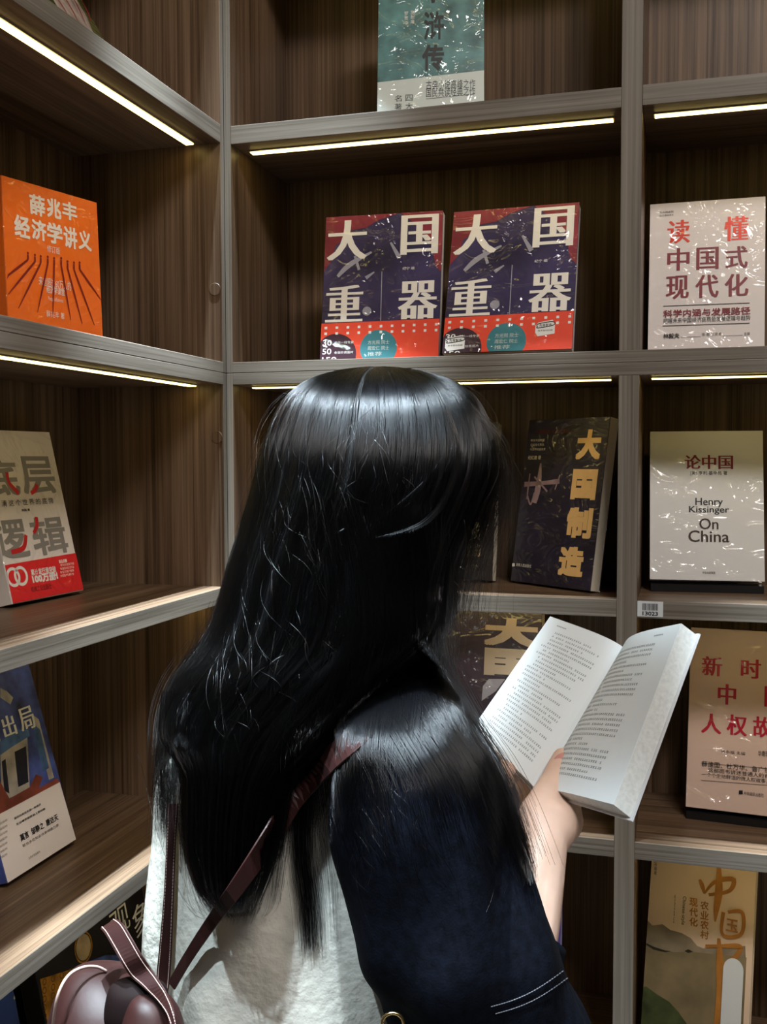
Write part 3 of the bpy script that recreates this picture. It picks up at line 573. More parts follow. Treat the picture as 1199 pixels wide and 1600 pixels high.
# ------------------------------------------------------------------ the open book
ST, SB = PT(983, 1021, 1.145), PT(846, 1246, 1.055)
LT, LB = PT(860, 963, 1.185), PT(737, 1140, 1.100)
RTP, RBP = PT(1065, 974, 1.035), PT(959, 1257, 0.955)
spine_dir = (ST-SB)/np.linalg.norm(ST-SB)
def nrm(v): return v/np.linalg.norm(v)
NL = nrm(np.cross(LT-ST, SB-ST)); NR = nrm(np.cross(SB-ST, RTP-ST))
if np.dot(NL, CAM-ST) < 0: NL = -NL
if np.dot(NR, CAM-ST) < 0: NR = -NR
def page(side, u, v, d=0.0):
    """u from the gutter to the fore edge, v from foot to head, d depth below the open page"""
    if side == 'L': a = SB*(1-v)+ST*v; b = LB*(1-v)+LT*v; n = NL; bulge = 0.011; t0, t1 = 0.006, 0.007
    else: a = SB*(1-v)+ST*v; b = RBP*(1-v)+RTP*v; n = NR; bulge = 0.016; t0, t1 = 0.007, 0.021
    p = a*(1-u)+b*u
    s = math.sin(math.pi*u**0.55)*bulge
    p = p+n*s
    if d: p = p-n*(t0+(t1-t0)*u**0.6)*d
    return p
bk = empty('open_book', tuple(SB)); tag(bk, 'open white paperback held up in the woman\'s right hand', 'book')
PAGE = mm('page_paper', (0.73, 0.785, 0.815), 0.6); EDGE = mm('page_edge', (0.66, 0.68, 0.66), 0.7, noise=(260, 0.10)); PRINT = mm('page_print', (0.20, 0.215, 0.23), 0.6); COVW = mm('cover_card', (0.62, 0.63, 0.64), 0.4)
def slab(side, d0, d1, m, name, grow=0.0):
    nu, nv = 18, 10; V = []
    for d in (d0, d1):
        for j in range(nv+1):
            for i in range(nu+1):
                V.append(page(side, (i/nu)*(1+grow), (j/nv)*(1+2*grow)-grow, d if d else 0.0))
    k = (nu+1)*(nv+1); F = []
    g = lambda L, i, j: L*k+j*(nu+1)+i
    for j in range(nv):
        for i in range(nu):
            F.append((g(0,i,j), g(0,i+1,j), g(0,i+1,j+1), g(0,i,j+1))); F.append((g(1,i,j), g(1,i,j+1), g(1,i+1,j+1), g(1,i+1,j)))
    for j in range(nv): F.append((g(0,0,j), g(0,0,j+1), g(1,0,j+1), g(1,0,j))); F.append((g(0,nu,j), g(1,nu,j), g(1,nu,j+1), g(0,nu,j+1)))
    for i in range(nu): F.append((g(0,i,0), g(1,i,0), g(1,i+1,0), g(0,i+1,0))); F.append((g(0,i,nv), g(0,i+1,nv), g(1,i+1,nv), g(1,i,nv)))
    return mesh(name, V, F, m, bk, True, off=SB)
for side in 'LR':
    pb = slab(side, 0.0, 0.02, PAGE, 'page'); pk = slab(side, 0.025, 0.94, EDGE, 'page_block'); cv = slab(side, 0.95, 1.05, COVW, 'cover', 0.012)
    for o in (pb, pk, cv):
        o.data.polygons.foreach_set('use_smooth', [False]*len(o.data.polygons))
    # printed lines: rows of tiny characters lying on the page
    pm = MB(); rows = 27; rr = random.Random(5 if side == 'L' else 9)
    for r in range(rows):
        v = 0.885-r*0.0305; u = 0.115 if side == 'R' else 0.885; end = (0.84 if rr.random() < 0.62 else rr.uniform(0.3, 0.8)) if r not in (11, 13) else 0.35
        n = 30; w = 0.72/n; start = 0.115 if side == 'R' else 0.115; first = 0 if rr.random() < 0.6 else 2
        for k in range(first, n):
            q = k/n
            if q > end: break
            if rr.random() < 0.05: continue
            # on the left page the line starts at the fore edge
            a = (0.89-0.75*q) if side == 'L' else (0.13+0.73*q)
            sg = -1 if side == 'L' else 1
            for (x0, x1, y0, y1) in ((0.08, 0.78, 0.62+rr.random()*0.2, 0.86), (0.08+0.5*rr.random(), 0.0, 0.05, 0.95), (0.12, 0.74, 0.1, 0.28+rr.random()*0.1)):
                if x1 == 0.0: x1 = x0+0.22
                ua, ub = a+sg*w*x0, a+sg*w*x1; va, vb = v+0.0145*y0, v+0.0145*y1
                pm.add([page(side, ua, va, -0.012), page(side, ub, va, -0.012), page(side, ub, vb, -0.012), page(side, ua, vb, -0.012)], [(0, 1, 2, 3)])
    for k in range(6):
        a = (0.86-0.02*k) if side == 'L' else (0.70+0.02*k); v = 0.945; sg = -1 if side == 'L' else 1
        pm.add([page(side, a, v, -0.012), page(side, a+sg*0.013, v, -0.012), page(side, a+sg*0.013, v+0.008, -0.012), page(side, a, v+0.008, -0.012)], [(0, 1, 2, 3)])
    o = pm.build('printed_lines', PRINT, pb, off=SB); o['label'] = 'rows of small grey print'; o['kind'] = 'stuff'
# spine strip joining the two halves
sp = MB(); n = 8
for j in range(n+1):
    v = j/n*1.02-0.01
    sp.v += [tuple(page('L', 0.0, v, 1.05)), tuple(page('R', 0.0, v, 1.05)), tuple(page('R', 0.0, v, 0.9)), tuple(page('L', 0.0, v, 0.9))]
for j in range(n):
    for i in range(4): sp.f.append((4*j+i, 4*j+(i+1) % 4, 4*j+4+(i+1) % 4, 4*j+4+i))
sp.f += [(0, 1, 2, 3), (4*n, 4*n+1, 4*n+2, 4*n+3)]
sp.build('spine', COVW, bk, off=SB)

# ------------------------------------------------------------------ the reader
SKIN = mm('skin', (0.72, 0.49, 0.385), 0.5, sss=0.12, noise=(40, 0.06)); NAIL = mm('nail', (0.62, 0.30, 0.27), 0.25, coat=0.3)
FLEECE = mm('cream_fleece', (0.66, 0.64, 0.57), 0.9, noise=(45, 0.10), bump=(90, 0.5, 0.004)); DENIM = mm('navy_black_denim', (0.0026, 0.0036, 0.0075), 0.9, spec=0.08, noise=(120, 0.5), bump=(500, 0.4, 0.0008)); THREAD = mm('grey_thread', (0.12, 0.12, 0.14), 0.6)
TROUS = mm('dark_trousers', (0.02, 0.02, 0.025), 0.8); SHOE = mm('black_shoe', (0.015, 0.015, 0.015), 0.5)
FDIR = np.array([math.sin(R_(34)), math.cos(R_(34)), 0.0])            # where she faces, in the place
FR = np.array([FDIR[1], -FDIR[0], 0.0]); ZZ = np.array([0, 0, 1.0])   # her right
HIP = PT(530, 1600, 1.0); HIP[2] = 0.86
root = empty('person', (HIP[0], HIP[1], 0.0)); ROFF = (HIP[0], HIP[1], 0.0)
tag(root, 'woman with long black hair, cream and navy jacket, reading an open book', 'person')
# --- body: one continuous skin surface
bmv = MB()
def T(points, radii, n=14, m=None): bmv.add(*tube(points, radii, n, m))
HC = PT(588, 765, 0.985)
hd = nrm(FDIR*math.cos(R_(22))-ZZ*math.sin(R_(22))); hu = nrm(np.cross(FR, hd)); hu = hu if hu[2] > 0 else -hu
def HP(f, r, u): return HC+hd*f+FR*r+hu*u
bmv.add(*ellipsoid(HP(-0.012, 0, 0.022), [hd*0.088, FR*0.073, hu*0.088], 28, 18)); bmv.add(*ellipsoid(HP(0.022, 0, -0.035), [hd*0.062, FR*0.056, hu*0.082], 24, 14))
T([HP(0.082, 0, 0.015), HP(0.096, 0, -0.008), HP(0.102, 0, -0.024)], [0.006, 0.009, 0.011]); T([HP(0.074, -0.02, -0.060), HP(0.082, 0, -0.058), HP(0.074, 0.02, -0.060)], [0.005, 0.0085, 0.005]); bmv.add(*ellipsoid(HP(0.068, 0, -0.103), [hd*0.018, FR*0.02, hu*0.017]))
for s in (-1, 1):
    bmv.add(*ellipsoid(HP(-0.005, s*0.074, -0.01), [hd*0.016, FR*0.009, hu*0.030])); bmv.add(*ellipsoid(HP(0.060, s*0.036, -0.028), [hd*0.02, FR*0.02, hu*0.018]))
CHEST = PT(545, 1240, 1.0); NECK0 = PT(585, 1020, 0.965)
T([HP(-0.02, 0, -0.04), NECK0, CHEST+ZZ*0.10], [0.056, 0.052, 0.062], 18, 10)
SHR = PT(655, 1195, 0.885); SHL = PT(400, 1140, 1.10)
T([SHL, CHEST+ZZ*0.075, SHR], [0.050, 0.078, 0.050], 16, 10)
for s, w in ((0.055, 0.088), (-0.055, 0.088), (0, 0.098)):
    T([CHEST+FR*s+ZZ*0.03, CHEST*0.5+HIP*0.5+FR*s*0.8+ZZ*0.02, HIP+FR*s*1.1+ZZ*0.02], [w, w*0.86, w*1.02], 18, 12)
WR = PT(850, 1312, 0.985); ELR = PT(792, 1555, 0.90)
T([SHR, (SHR+ELR)/2+FR*0.005, ELR], [0.047, 0.042, 0.037], 16, 10); T([ELR, ELR*0.55+WR*0.45, WR], [0.036, 0.033, 0.0235], 16, 10)
ELL = PT(560, 1490, 1.16); WL = PT(752, 1285, 1.115)
T([SHL, (SHL+ELL)/2, ELL], [0.047, 0.042, 0.037], 16, 10); T([ELL, (ELL+WL)/2, WL], [0.036, 0.032, 0.023], 16, 10)
# right hand: thumb on the open page, palm below the spine, four fingers up the back
KN = PT(886, 1268, 1.055)
T([WR, PT(862, 1290, 1.005), PT(872, 1270, 1.035)], [0.0235, 0.0255, 0.022], 16, 8); T([WR, PT(842, 1283, 1.0), PT(848, 1262, 1.02)], [0.021, 0.022, 0.019], 16, 8); T([PT(862, 1285, 1.0), PT(878, 1285, 1.03), KN], [0.022, 0.022, 0.016], 14, 8)
T([PT(846, 1280, 1.0), PT(852, 1250, 1.018), PT(866, 1219, 1.040), PT(874, 1203, 1.052), PT(880, 1184, 1.064)], [0.0200, 0.0165, 0.0132, 0.0138, 0.0112], 16, 18)
backN = -nrm(NL+NR); sideR = nrm(np.cross(spine_dir, backN))
for k, (ang, ln) in enumerate(((-4, 0.078), (14, 0.084), (32, 0.078), (50, 0.062))):
    dr = nrm(spine_dir*math.cos(R_(ang))+sideR*math.sin(R_(ang)))
    b0 = SB-spine_dir*0.006+backN*(0.030)+sideR*(-0.010+0.013*k)
    T([KN, b0, b0+dr*ln*0.55+backN*0.004, b0+dr*ln-backN*0.004], [0.0135, 0.0092, 0.0084, 0.0068], 12, 14)
# left hand closing on the lower edge of the left page
HB = page('L', 0.52, -0.11, 0.0)+NL*0.004
T([WL, WL*0.5+HB*0.5, HB-spine_dir*0.01], [0.023, 0.026, 0.022], 14, 8)
for k in range(4):
    q = page('L', 0.80-0.14*k, 0.02, 1.0)-NL*0.016; e = page('L', 0.78-0.14*k, 0.26+0.04*min(k, 3-k), 1.0)-NL*0.011
    T([HB-spine_dir*0.008-NL*0.012, q, (q+e)/2-NL*0.004, e], [0.014, 0.0085, 0.0080, 0.0066], 12, 12)
T([HB-spine_dir*0.004, page('L', 0.45, -0.07, 0)+NL*0.006, page('L', 0.40, -0.045, 0)+NL*0.006], [0.015, 0.0112, 0.0088], 12, 10)
for s in (-1, 1):
    hp = HIP+FR*s*0.085; kn = np.array([hp[0], hp[1], 0.47])+FDIR*0.02; an = np.array([hp[0], hp[1], 0.075])-FDIR*0.01
    T([hp-ZZ*0.02, kn, an], [0.088, 0.056, 0.040], 16, 12); T([an-ZZ*0.02, an+FDIR*0.09-ZZ*0.045], [0.034, 0.028], 12)
def remesh(b, voxel, name, m, parent, smooth_it=6):
    me = bpy.data.meshes.new(name); me.from_pydata([tuple(v) for v in b.v], [], b.f); me.update()
    bm = bmesh.new(); bm.from_mesh(me); bmesh.ops.recalc_face_normals(bm, faces=bm.faces); bm.to_mesh(me); bm.free()
    o = bpy.data.objects.new(name, me); COL.objects.link(o)
    md = o.modifiers.new('remesh', 'REMESH'); md.mode = 'VOXEL'; md.voxel_size = voxel
    if smooth_it: sm = o.modifiers.new('smooth', 'SMOOTH'); sm.factor = 0.5; sm.iterations = smooth_it
    dg = bpy.context.evaluated_depsgraph_get(); me2 = bpy.data.meshes.new_from_object(o.evaluated_get(dg))
    bpy.data.objects.remove(o); me2.name = name
    me2.transform(Matrix.Translation((-ROFF[0], -ROFF[1], -ROFF[2])))
    me2.materials.clear(); me2.materials.append(m); me2.polygons.foreach_set('use_smooth', [True]*len(me2.polygons))
    return link(bpy.data.objects.new(name, me2), parent)
body = remesh(bmv, 0.0030, 'body', SKIN, root, 5)
# thumb nail
tn = PT(878, 1186, 1.0490); nx = RT*0.0082+UP*0.001; ny = nrm(PT(880, 1174, 1.062)-PT(871, 1203, 1.05))*0.0078; nz = -FW*0.0022
v, f = ellipsoid(tn, [nx, ny, nz], 20, 12); o = mesh('thumb_nail', v, f, NAIL, root, True, ROFF); o['label'] = 'pink thumb nail'
EYEW = mm('eye_white', (0.75, 0.73, 0.70), 0.2); LIP = mm('lip', (0.45, 0.14, 0.12), 0.4)
for s in (-1, 1):
    v, f = ellipsoid(HP(0.078, s*0.031, 0.004), [hd*0.008, FR*0.012, hu*0.006]); mesh('eye', v, f, EYEW, root, True, ROFF)
    v, f = tube([HP(0.086, s*0.031-0.012, 0.0), HP(0.088, s*0.031, -0.001), HP(0.086, s*0.031+0.012, 0.0)], [0.001, 0.002, 0.001], 8, 8); mesh('eyelash', v, f, BLACK, root, True, ROFF)
v, f = tube([HP(0.082, -0.018, -0.060), HP(0.0895, 0, -0.058), HP(0.082, 0.018, -0.060)], [0.003, 0.005, 0.003], 8, 10); mesh('mouth', v, f, LIP, root, True, ROFF)
# --- trousers and shoes (below the frame)
tb = MB()
for s in (-1, 1):
    hp = HIP+FR*s*0.085; kn = np.array([hp[0], hp[1], 0.47])+FDIR*0.02; an = np.array([hp[0], hp[1], 0.10])-FDIR*0.01
    tb.add(*tube([hp+ZZ*0.05, hp-ZZ*0.05, kn, an], [0.095, 0.105, 0.085, 0.072], 20, 14))
tb.add(*ellipsoid(HIP+ZZ*0.03, [FR*0.185, FDIR*0.13, ZZ*0.14], 24, 14))
remesh(tb, 0.006, 'trousers', TROUS, root, 8)
for s in (-1, 1):
    hp = HIP+FR*s*0.085; c = np.array([hp[0], hp[1], 0.0])+FDIR*0.05
    rings = []
    for z, k in ((0.001, 0.92), (0.02, 1.0), (0.05, 0.92), (0.075, 0.62), (0.10, 0.42)):
        rings.append([c+FDIR*(0.125*k*math.cos(a)-(1-k)*0.06)+FR*0.045*min(1, k+0.15)*math.sin(a)+ZZ*z for a in np.linspace(0, 2*math.pi, 24, endpoint=False)])
    v, f = loft(rings); mesh('shoe', v, f, SHOE, root, True, ROFF)
# --- jacket: cream body with navy raglan sleeves
def torso_ring(py, lpx, rpx, zc, dep, n=40, p=2.3):
    cx = (lpx+rpx)/2; a = (rpx-lpx)/2/FPX*zc; c = PT(cx, py, zc); rr = nrm(np.array([RT[0], RT[1], 0])); ff = np.array([-rr[1], rr[0], 0]); out = []
    for t in np.linspace(0, 2*math.pi, n, endpoint=False):
        ct, st = math.cos(t), math.sin(t)
        out.append(c+rr*a*math.copysign(abs(ct)**(2/p), ct)+ff*dep*math.copysign(abs(st)**(2/p), st))
    return out
def ring_path(rows, n=40, m=None, p=2.3):
    q = smooth_path(rows, m or len(rows)*3)
    return [torso_ring(*r, n=n, p=p) for r in q]
trs = ring_path([(1010, 545, 625, .965, .045), (1040, 500, 660, .97, .060), (1080, 420, 690, .99, .085), (1130, 330, 715, 1.01, .115), (1190, 266, 735, 1.02, .135), (1280, 249, 745, 1.02, .145), (1370, 237, 745, 1.02, .15), (1450, 232, 745, 1.02, .15), (1520, 243, 745, 1.02, .15), (1600, 262, 750, 1.02, .145), (1700, 262, 755, 1.02, .14), (1790, 268, 750, 1.02, .13)], 48, 44)
# soft folds in the fleece
rg = random.Random(3)
for i, r in enumerate(trs):
    for j in range(len(r)):
        t = 2*math.pi*j/len(r); k = i/len(trs)
        if k > 0.25: r[j] = r[j]+nrm(r[j]-np.mean(r, axis=0))*(0.0055*math.sin(7*t+9*k)*math.sin(5*k+2*t)+0.004*math.sin(13*t-14*k))
v, f = loft(trs); jk = mesh('jacket', v, f, FLEECE, root, True, ROFF)
md = jk.modifiers.new('subdivision', 'SUBSURF'); md.levels = 1; md.render_levels = 2
JB = BVHTree.FromPolygons([tuple(p) for p in v], f)
rows = [(1012, 588, 640, .945, .035), (1040, 562, 680, .935, .055), (1080, 536, 712, .915, .075), (1125, 518, 738, .895, .088), (1170, 511, 764, .885, .094), (1230, 514, 792, .878, .096), (1300, 523, 811, .872, .094), (1370, 534, 832, .868, .092), (1440, 546, 855, .865, .09), (1490, 566, 877, .865, .086), (1540, 600, 897, .865, .082), (1600, 612, 922, .867, .078), (1650, 640, 930, .87, .07), (1700, 690, 918, .873, .055), (1725, 740, 890, .875, .03)]
sl = ring_path(rows, 44, 56, 2.15)
for i, r in enumerate(sl):
    c = np.mean(r, axis=0); k = i/len(sl)
    for j in range(len(r)):
        t = 2*math.pi*j/len(r); w = min(1, max(0, (k-0.18)*4))*min(1, (1-k)*6)
        r[j] = r[j]+nrm(r[j]-c)*w*(0.006*math.sin(3*t+16*k)*math.sin(2*t-7*k)+0.003*math.sin(7*t+22*k))
v, f = loft(sl); SLV, SLF = v, f
slv = mesh('sleeve', v, f, DENIM, jk, True, ROFF); slv['label'] = 'navy right sleeve'
md = slv.modifiers.new('subdivision', 'SUBSURF'); md.levels = 1; md.render_levels = 2
SBV = BVHTree.FromPolygons([tuple(p) for p in v], f)
# forearm part of the right sleeve turning up behind the elbow, and the left sleeve
CUF = ELR*0.62+WR*0.38
v, f = tube([PT(815, 1640, 0.885), ELR+FW*0.008, CUF], [0.055, 0.050, 0.042], 20, 12, False); o = mesh('sleeve_cuff', v, f, DENIM, slv, True, ROFF)
v, f = tube([PT(470, 1090, 1.06), SHL+ZZ*0.004, (SHL+ELL)/2, ELL, ELL*0.5+WL*0.5, ELL*0.3+WL*0.7], [0.055, 0.068, 0.062, 0.056, 0.048, 0.042], 22, 30); o = mesh('sleeve', v, f, DENIM, jk, True, ROFF); o['label'] = 'navy left sleeve, away from the viewer'
# double row of stitches near the sleeve's elbow
def hit(px, py, trees=None, back=0.0):
    d = Vector(RAY(px, py)); L = d.length; best = None
    for t in (trees or (JB, SBV)):
        h = t.ray_cast(Vector(CAM), d.normalized())
        if h[0] is not None and (best is None or h[3] < best): best = h[3]
    return None if best is None else best/L
sb_ = MB()
for r, (a, b_) in enumerate((((768, 1573), (886, 1513)), ((775, 1584), (893, 1524)))):
    n = 30
    for i in range(n):
        t0, t1 = i/n, (i+0.55)/n; e = []
        for t in (t0, t1):
            x = a[0]+(b_[0]-a[0])*t; y = a[1]+(b_[1]-a[1])*t+9*math.sin(math.pi*t)
            h = hit(x, y, (SBV,))
            if h: e.append(PT(x, y, h-0.0012))
        if len(e) == 2: sb_.add(*tube(e, [0.0004, 0.0004], 5))
sb_.build('stitching', THREAD, slv, off=ROFF)['label'] = 'two rows of grey stitches'
# a small brass ring low on the jacket
c = PT(614, 1600, 0.80); rg_ = [c+RT*0.0085*math.cos(a)+UP*0.0085*math.sin(a) for a in np.linspace(0, 2*math.pi, 25)]
v, f = tube(rg_, [0.0014]*25, 8); o = mesh('metal_ring', v, f, mm('brass', (0.75, 0.55, 0.25), 0.25, 1.0), jk, True, ROFF); o['label'] = 'small brass ring'

# ------------------------------------------------------------------ hair
HAIRM = bpy.data.materials.new('black_hair'); HAIRM.use_nodes = True
nt = HAIRM.node_tree; nt.nodes.clear(); out_ = nt.nodes.new('ShaderNodeOutputMaterial'); hb = nt.nodes.new('ShaderNodeBsdfHairPrincipled')
hb.parametrization = 'COLOR'; hb.inputs['Color'].default_value = (0.003, 0.003, 0.0035, 1); hb.inputs['Roughness'].default_value = 0.14; hb.inputs['Radial Roughness'].default_value = 0.25; hb.inputs['IOR'].default_value = 1.42
nt.links.new(hb.outputs[0], out_.inputs['Surface'])
UNDER = mm('under_hair', (0.004, 0.004, 0.0045), 0.65, spec=0.15)
rows = [(574, 572, 606, .985, .012), (580, 530, 654, .982, .036), (594, 485, 700, .98, .060), (614, 456, 731, .978, .078), (640, 437, 750, .976, .093), (672, 424, 762, .975, .104), (705, 414, 766, .972, .111), (745, 405, 762, .968, .113), (785, 395, 746, .963, .111), (825, 383, 728, .957, .106), (862, 371, 714, .949, .100), (902, 360, 704, .941, .095), (942, 350, 704, .933, .090), (982, 334, 690, .922, .082), (1012, 316, 662, .912, .075), (1045, 291, 622, .902, .068), (1080, 271, 590, .892, .060), (1120, 260, 540, .880, .052), (1150, 264, 512, .872, .047), (1182, 288, 474, .864, .042), (1215, 298, 448, .857, .036), (1260, 298, 436, .850, .030), (1310, 299, 427, .845, .026), (1350, 305, 418, .842, .022), (1390, 322, 402, .840, .017), (1420, 345, 388, .839, .010)]
SH = smooth_path(rows, 80)
NU = 56
def shell_pt(k, t, push=0.0):
    """k 0..1 from crown to ends, t angle around (pi = left, 3pi/2 = towards the viewer)"""
    x = k*(len(SH)-1); i = min(int(x), len(SH)-2); a = x-i; r = SH[i]*(1-a)+SH[i+1]*a
    cx = (r[1]+r[2])/2; w = (r[2]-r[1])/2/FPX*r[3]; c = PT(cx, r[0], r[3]); rr = nrm(np.array([RT[0], RT[1], 0])); ff = np.array([-rr[1], rr[0], 0])
    ct, st = math.cos(t), math.sin(t); p = 2.15
    return c+rr*(w+push)*math.copysign(abs(ct)**(2/p), ct)+ff*(r[4]+push)*math.copysign(abs(st)**(2/p), st)
fa = math.atan2(np.dot(FDIR, np.array([-RT[1], RT[0], 0])), np.dot(FDIR, np.array([RT[0], RT[1], 0])))   # facing angle on the shell
V = []; F = []; nk = 80
for i in range(nk):
    for j in range(NU): V.append(shell_pt(i/(nk-1), 2*math.pi*j/NU, -0.004))
for i in range(nk-1):
    py = SH[i][0]
    for j in range(NU):
        t = 2*math.pi*(j+0.5)/NU; da = abs((t-fa+math.pi) % (2*math.pi)-math.pi)
        if py > 705 and da < 0.62 and py < 1010: continue            # the face looks out here
        F.append((i*NU+j, i*NU+(j+1) % NU, (i+1)*NU+(j+1) % NU, (i+1)*NU+j))
F.append(tuple(range(NU))); F.append(tuple(range((nk-1)*NU, nk*NU)))
hair = mesh('hair', V, F, UNDER, root, True, ROFF); hair['label'] = 'long straight black hair'
HB_ = BVHTree.FromPolygons([tuple(p) for p in V], F)
STR = []; RAD = []
def strand(P, r0, r1=None):
    P = np.asarray(P, float); n = len(P); STR.append(P)
    RAD.append(np.linspace(r0, r0*0.55 if r1 is None else r1, n))
# main fall: from the crown over the head and down the back
for cl in range(430):
    tc = RNG.uniform(0, 2*math.pi); kc = RNG.uniform(0.0, 0.06) if RNG.random() < 0.6 else RNG.uniform(0, 0.6)
    kec = min(1.0, kc+RNG.uniform(0.3, 0.8)) if RNG.random() < 0.45 else RNG.uniform(0.9, 1.0)
    cw1, cw2, cph, cpush = RNG.normal(0, 0.06), RNG.normal(0, 0.06), RNG.uniform(0, 6), abs(RNG.normal(0, 0.0025)); wd = RNG.uniform(0.015, 0.045)
    for s in range(17):
        q = RNG.normal(0, 1); t = tc+q*wd; da = abs((t-fa+math.pi) % (2*math.pi)-math.pi)
        k0 = kc+abs(RNG.normal(0, 0.02)); k1 = min(1.0, kec-abs(RNG.normal(0, 0.03)))
        if da < 0.62: k1 = min(k1, RNG.uniform(0.24, 0.34))
        if k1-k0 < 0.08: continue
        n = 18; push = cpush+0.0022*math.exp(-q*q)+abs(RNG.normal(0, 0.0006)); sq = RNG.normal(0, 0.012); P = []
        for i in range(n):
            a = i/(n-1); k = k0+(k1-k0)*a
            P.append(shell_pt(k, t-q*wd*0.5*a+cw1*a+cw2*math.sin(2.2*a+cph)*a+sq*math.sin(5*a+q), push*(0.3+a)-0.001))
        strand(P, RNG.uniform(0.00012, 0.00021))
def lock(pts, n, w0, w1, taper=0.15, r=0.0001, trees=None, m=16, zoff=0.004, wander=1.0, root=0.0):
    """pts: (px, py, depth or None to lie on what is beneath); w0, w1: spread in px at the two ends"""
    c = smooth_path([(p[0], p[1]) for p in pts], m); zs = None
    if pts[0][2] is not None: zs = smooth_path([(p[2], 0) for p in pts], m)[:, 0]
    for s in range(n):
        q = RNG.normal(0, 0.5); q2 = RNG.normal(0, 0.5); ph = RNG.uniform(0, 6); end = 1.0-abs(RNG.normal(0, taper)); a0 = RNG.uniform(0, root) if root else 0.0; P = []
        for i in range(m):
            a = a0+(max(0.4, end)-a0)*i/(m-1); j = a*(m-1); ii = min(int(j), m-2); fr = j-ii; x, y = c[ii]*(1-fr)+c[ii+1]*fr
            w = w0+(w1-w0)*a; x += q*w+wander*2.5*math.sin(3*a+ph)*a; y += q2*min(w, 6)*0.6
            if zs is not None: z = zs[ii]*(1-fr)+zs[ii+1]*fr+q2*0.006
            else:
                h = hit(x, y, trees); z = (h-zoff-abs(q2)*0.004) if h else (P[-1][1] if P else 0.86)
            P.append((PT(x, y, z), z))
        strand([p[0] for p in P], r*RNG.uniform(0.7, 1.2))
AL = (JB, SBV, HB_)
# locks lying on the jacket back
lock([(480, 1120, None), (478, 1220, None), (472, 1320, None), (484, 1420, None), (487, 1488, None)], 300, 22, 17, 0.10, 0.00011, AL)
lock([(470, 1160, None), (452, 1260, None), (440, 1340, None), (430, 1415, None)], 70, 14, 14, 0.2, 0.0001, AL)
lock([(500, 1180, None), (505, 1280, None), (515, 1380, None), (521, 1475, None)], 40, 26, 12, 0.2, 0.00008, AL)
lock([(350, 1180, None), (352, 1300, None), (362, 1400, None), (370, 1432, None)], 500, 90, 34, 0.05, 0.0001, AL)
lock([(276, 1080, None), (270, 1160, None), (264, 1240, None), (262, 1312, None)], 260, 18, 22, 0.08, 0.0001, AL)
lock([(290, 1130, None), (288, 1190, None), (284, 1250, None), (280, 1300, None)], 40, 16, 22, 0.3, 0.0001, AL)
lock([(330, 1000, .905), (285, 1060, .90), (262, 1120, .895), (254, 1200, .89), (255, 1300, .885)], 260, 24, 14, 0.12, 0.0001)
# hair sweeping forward over the right shoulder
for k in range(9):
    x0 = 600+9*k; lock([(x0-10, 960+4*k, .885), (x0+8, 1030, .875), (575+16*k, 1090, None and 0 or .86), (590+22*k, 1180, .83)], 0, 1, 1)
def drape(pts, n, w0, w1, r=0.00017, taper=0.2): lock([(a, b_, None) for a, b_ in pts], int(n*1.3), w0, w1, taper, r, (SBV, HB_, JB), 22, 0.0105, root=0.4)
drape([(560, 780), (580, 880), (590, 980), (575, 1040), (556, 1110), (545, 1180), (552, 1260), (575, 1330)], 300, 60, 80)
drape([(600, 780), (615, 880), (618, 985), (615, 1050), (630, 1110), (665, 1170), (700, 1230), (720, 1300)], 380, 60, 100)
drape([(640, 780), (650, 880), (648, 985), (652, 1040), (685, 1110), (735, 1180), (775, 1260), (812, 1360)], 420, 50, 50)
drape([(670, 800), (672, 890), (668, 985), (678, 1040), (712, 1100), (752, 1170), (785, 1240), (815, 1330), (826, 1385)], 300, 26, 14)
drape([(560, 800), (590, 900), (600, 1000), (570, 1080), (555, 1160), (545, 1220), (520, 1300)], 110, 60, 60)
lock([(700, 1080, .93), (745, 1150, .90), (790, 1225, .885), (812, 1290, .88), (828, 1372, .88)], 120, 22, 12, 0.2)
# thin fall in front of the cheek, and the fringe bulging at the temple
lock([(742, 690, .975), (768, 740, .965), (772, 790, .965), (752, 860, .965), (735, 930, .965), (728, 985, .965)], 170, 24, 46, 0.22, 0.0001)
lock([(700, 640, .93), (750, 690, .925), (764, 745, .925), (745, 810, .93), (715, 880, .935), (702, 950, .935), (696, 1030, .935)], 260, 36, 26, 0.15, 0.0001)
lock([(735, 668, .95), (770, 705, .945), (778, 740, .945), (776, 785, .95)], 150, 16, 8, 0.2, 0.0001)
lock([(700, 640, .875), (716, 690, .866), (712, 740, .86), (690, 790, .855), (650, 825, .852), (582, 846, .852)], 26, 5, 6, 0.1, 0.00014)
# left outline, wisps
lock([(420, 760, .97), (392, 830, .95), (360, 920, .93), (335, 1000, .91), (300, 1080, .90)], 150, 10, 12, 0.2, 0.00009)
lock([(352, 940, .93), (335, 1000, .925), (282, 1050, .92), (256, 1090, .92)], 18, 8, 10, 0.3, 0.00009)
for s in range(330):                                     # single loose hairs
    x = RNG.uniform(320, 730); y = RNG.uniform(650, 1120); h = hit(x, y, (HB_,))
    if not h: continue
    dx = RNG.normal(6, 24); L = RNG.uniform(40, 190); b2 = RNG.normal(0, 20); P = []
    for i in range(9):
        a = i/8; xx = x+dx*a+b2*math.sin(math.pi*a); yy_ = y+L*a; h2 = hit(xx, yy_, AL); h = h2 if h2 and abs(h2-h) < 0.05 else h
        P.append(PT(xx, yy_, h-0.004-0.006*math.sin(math.pi*a)))
    strand(P, RNG.uniform(0.00010, 0.00022))
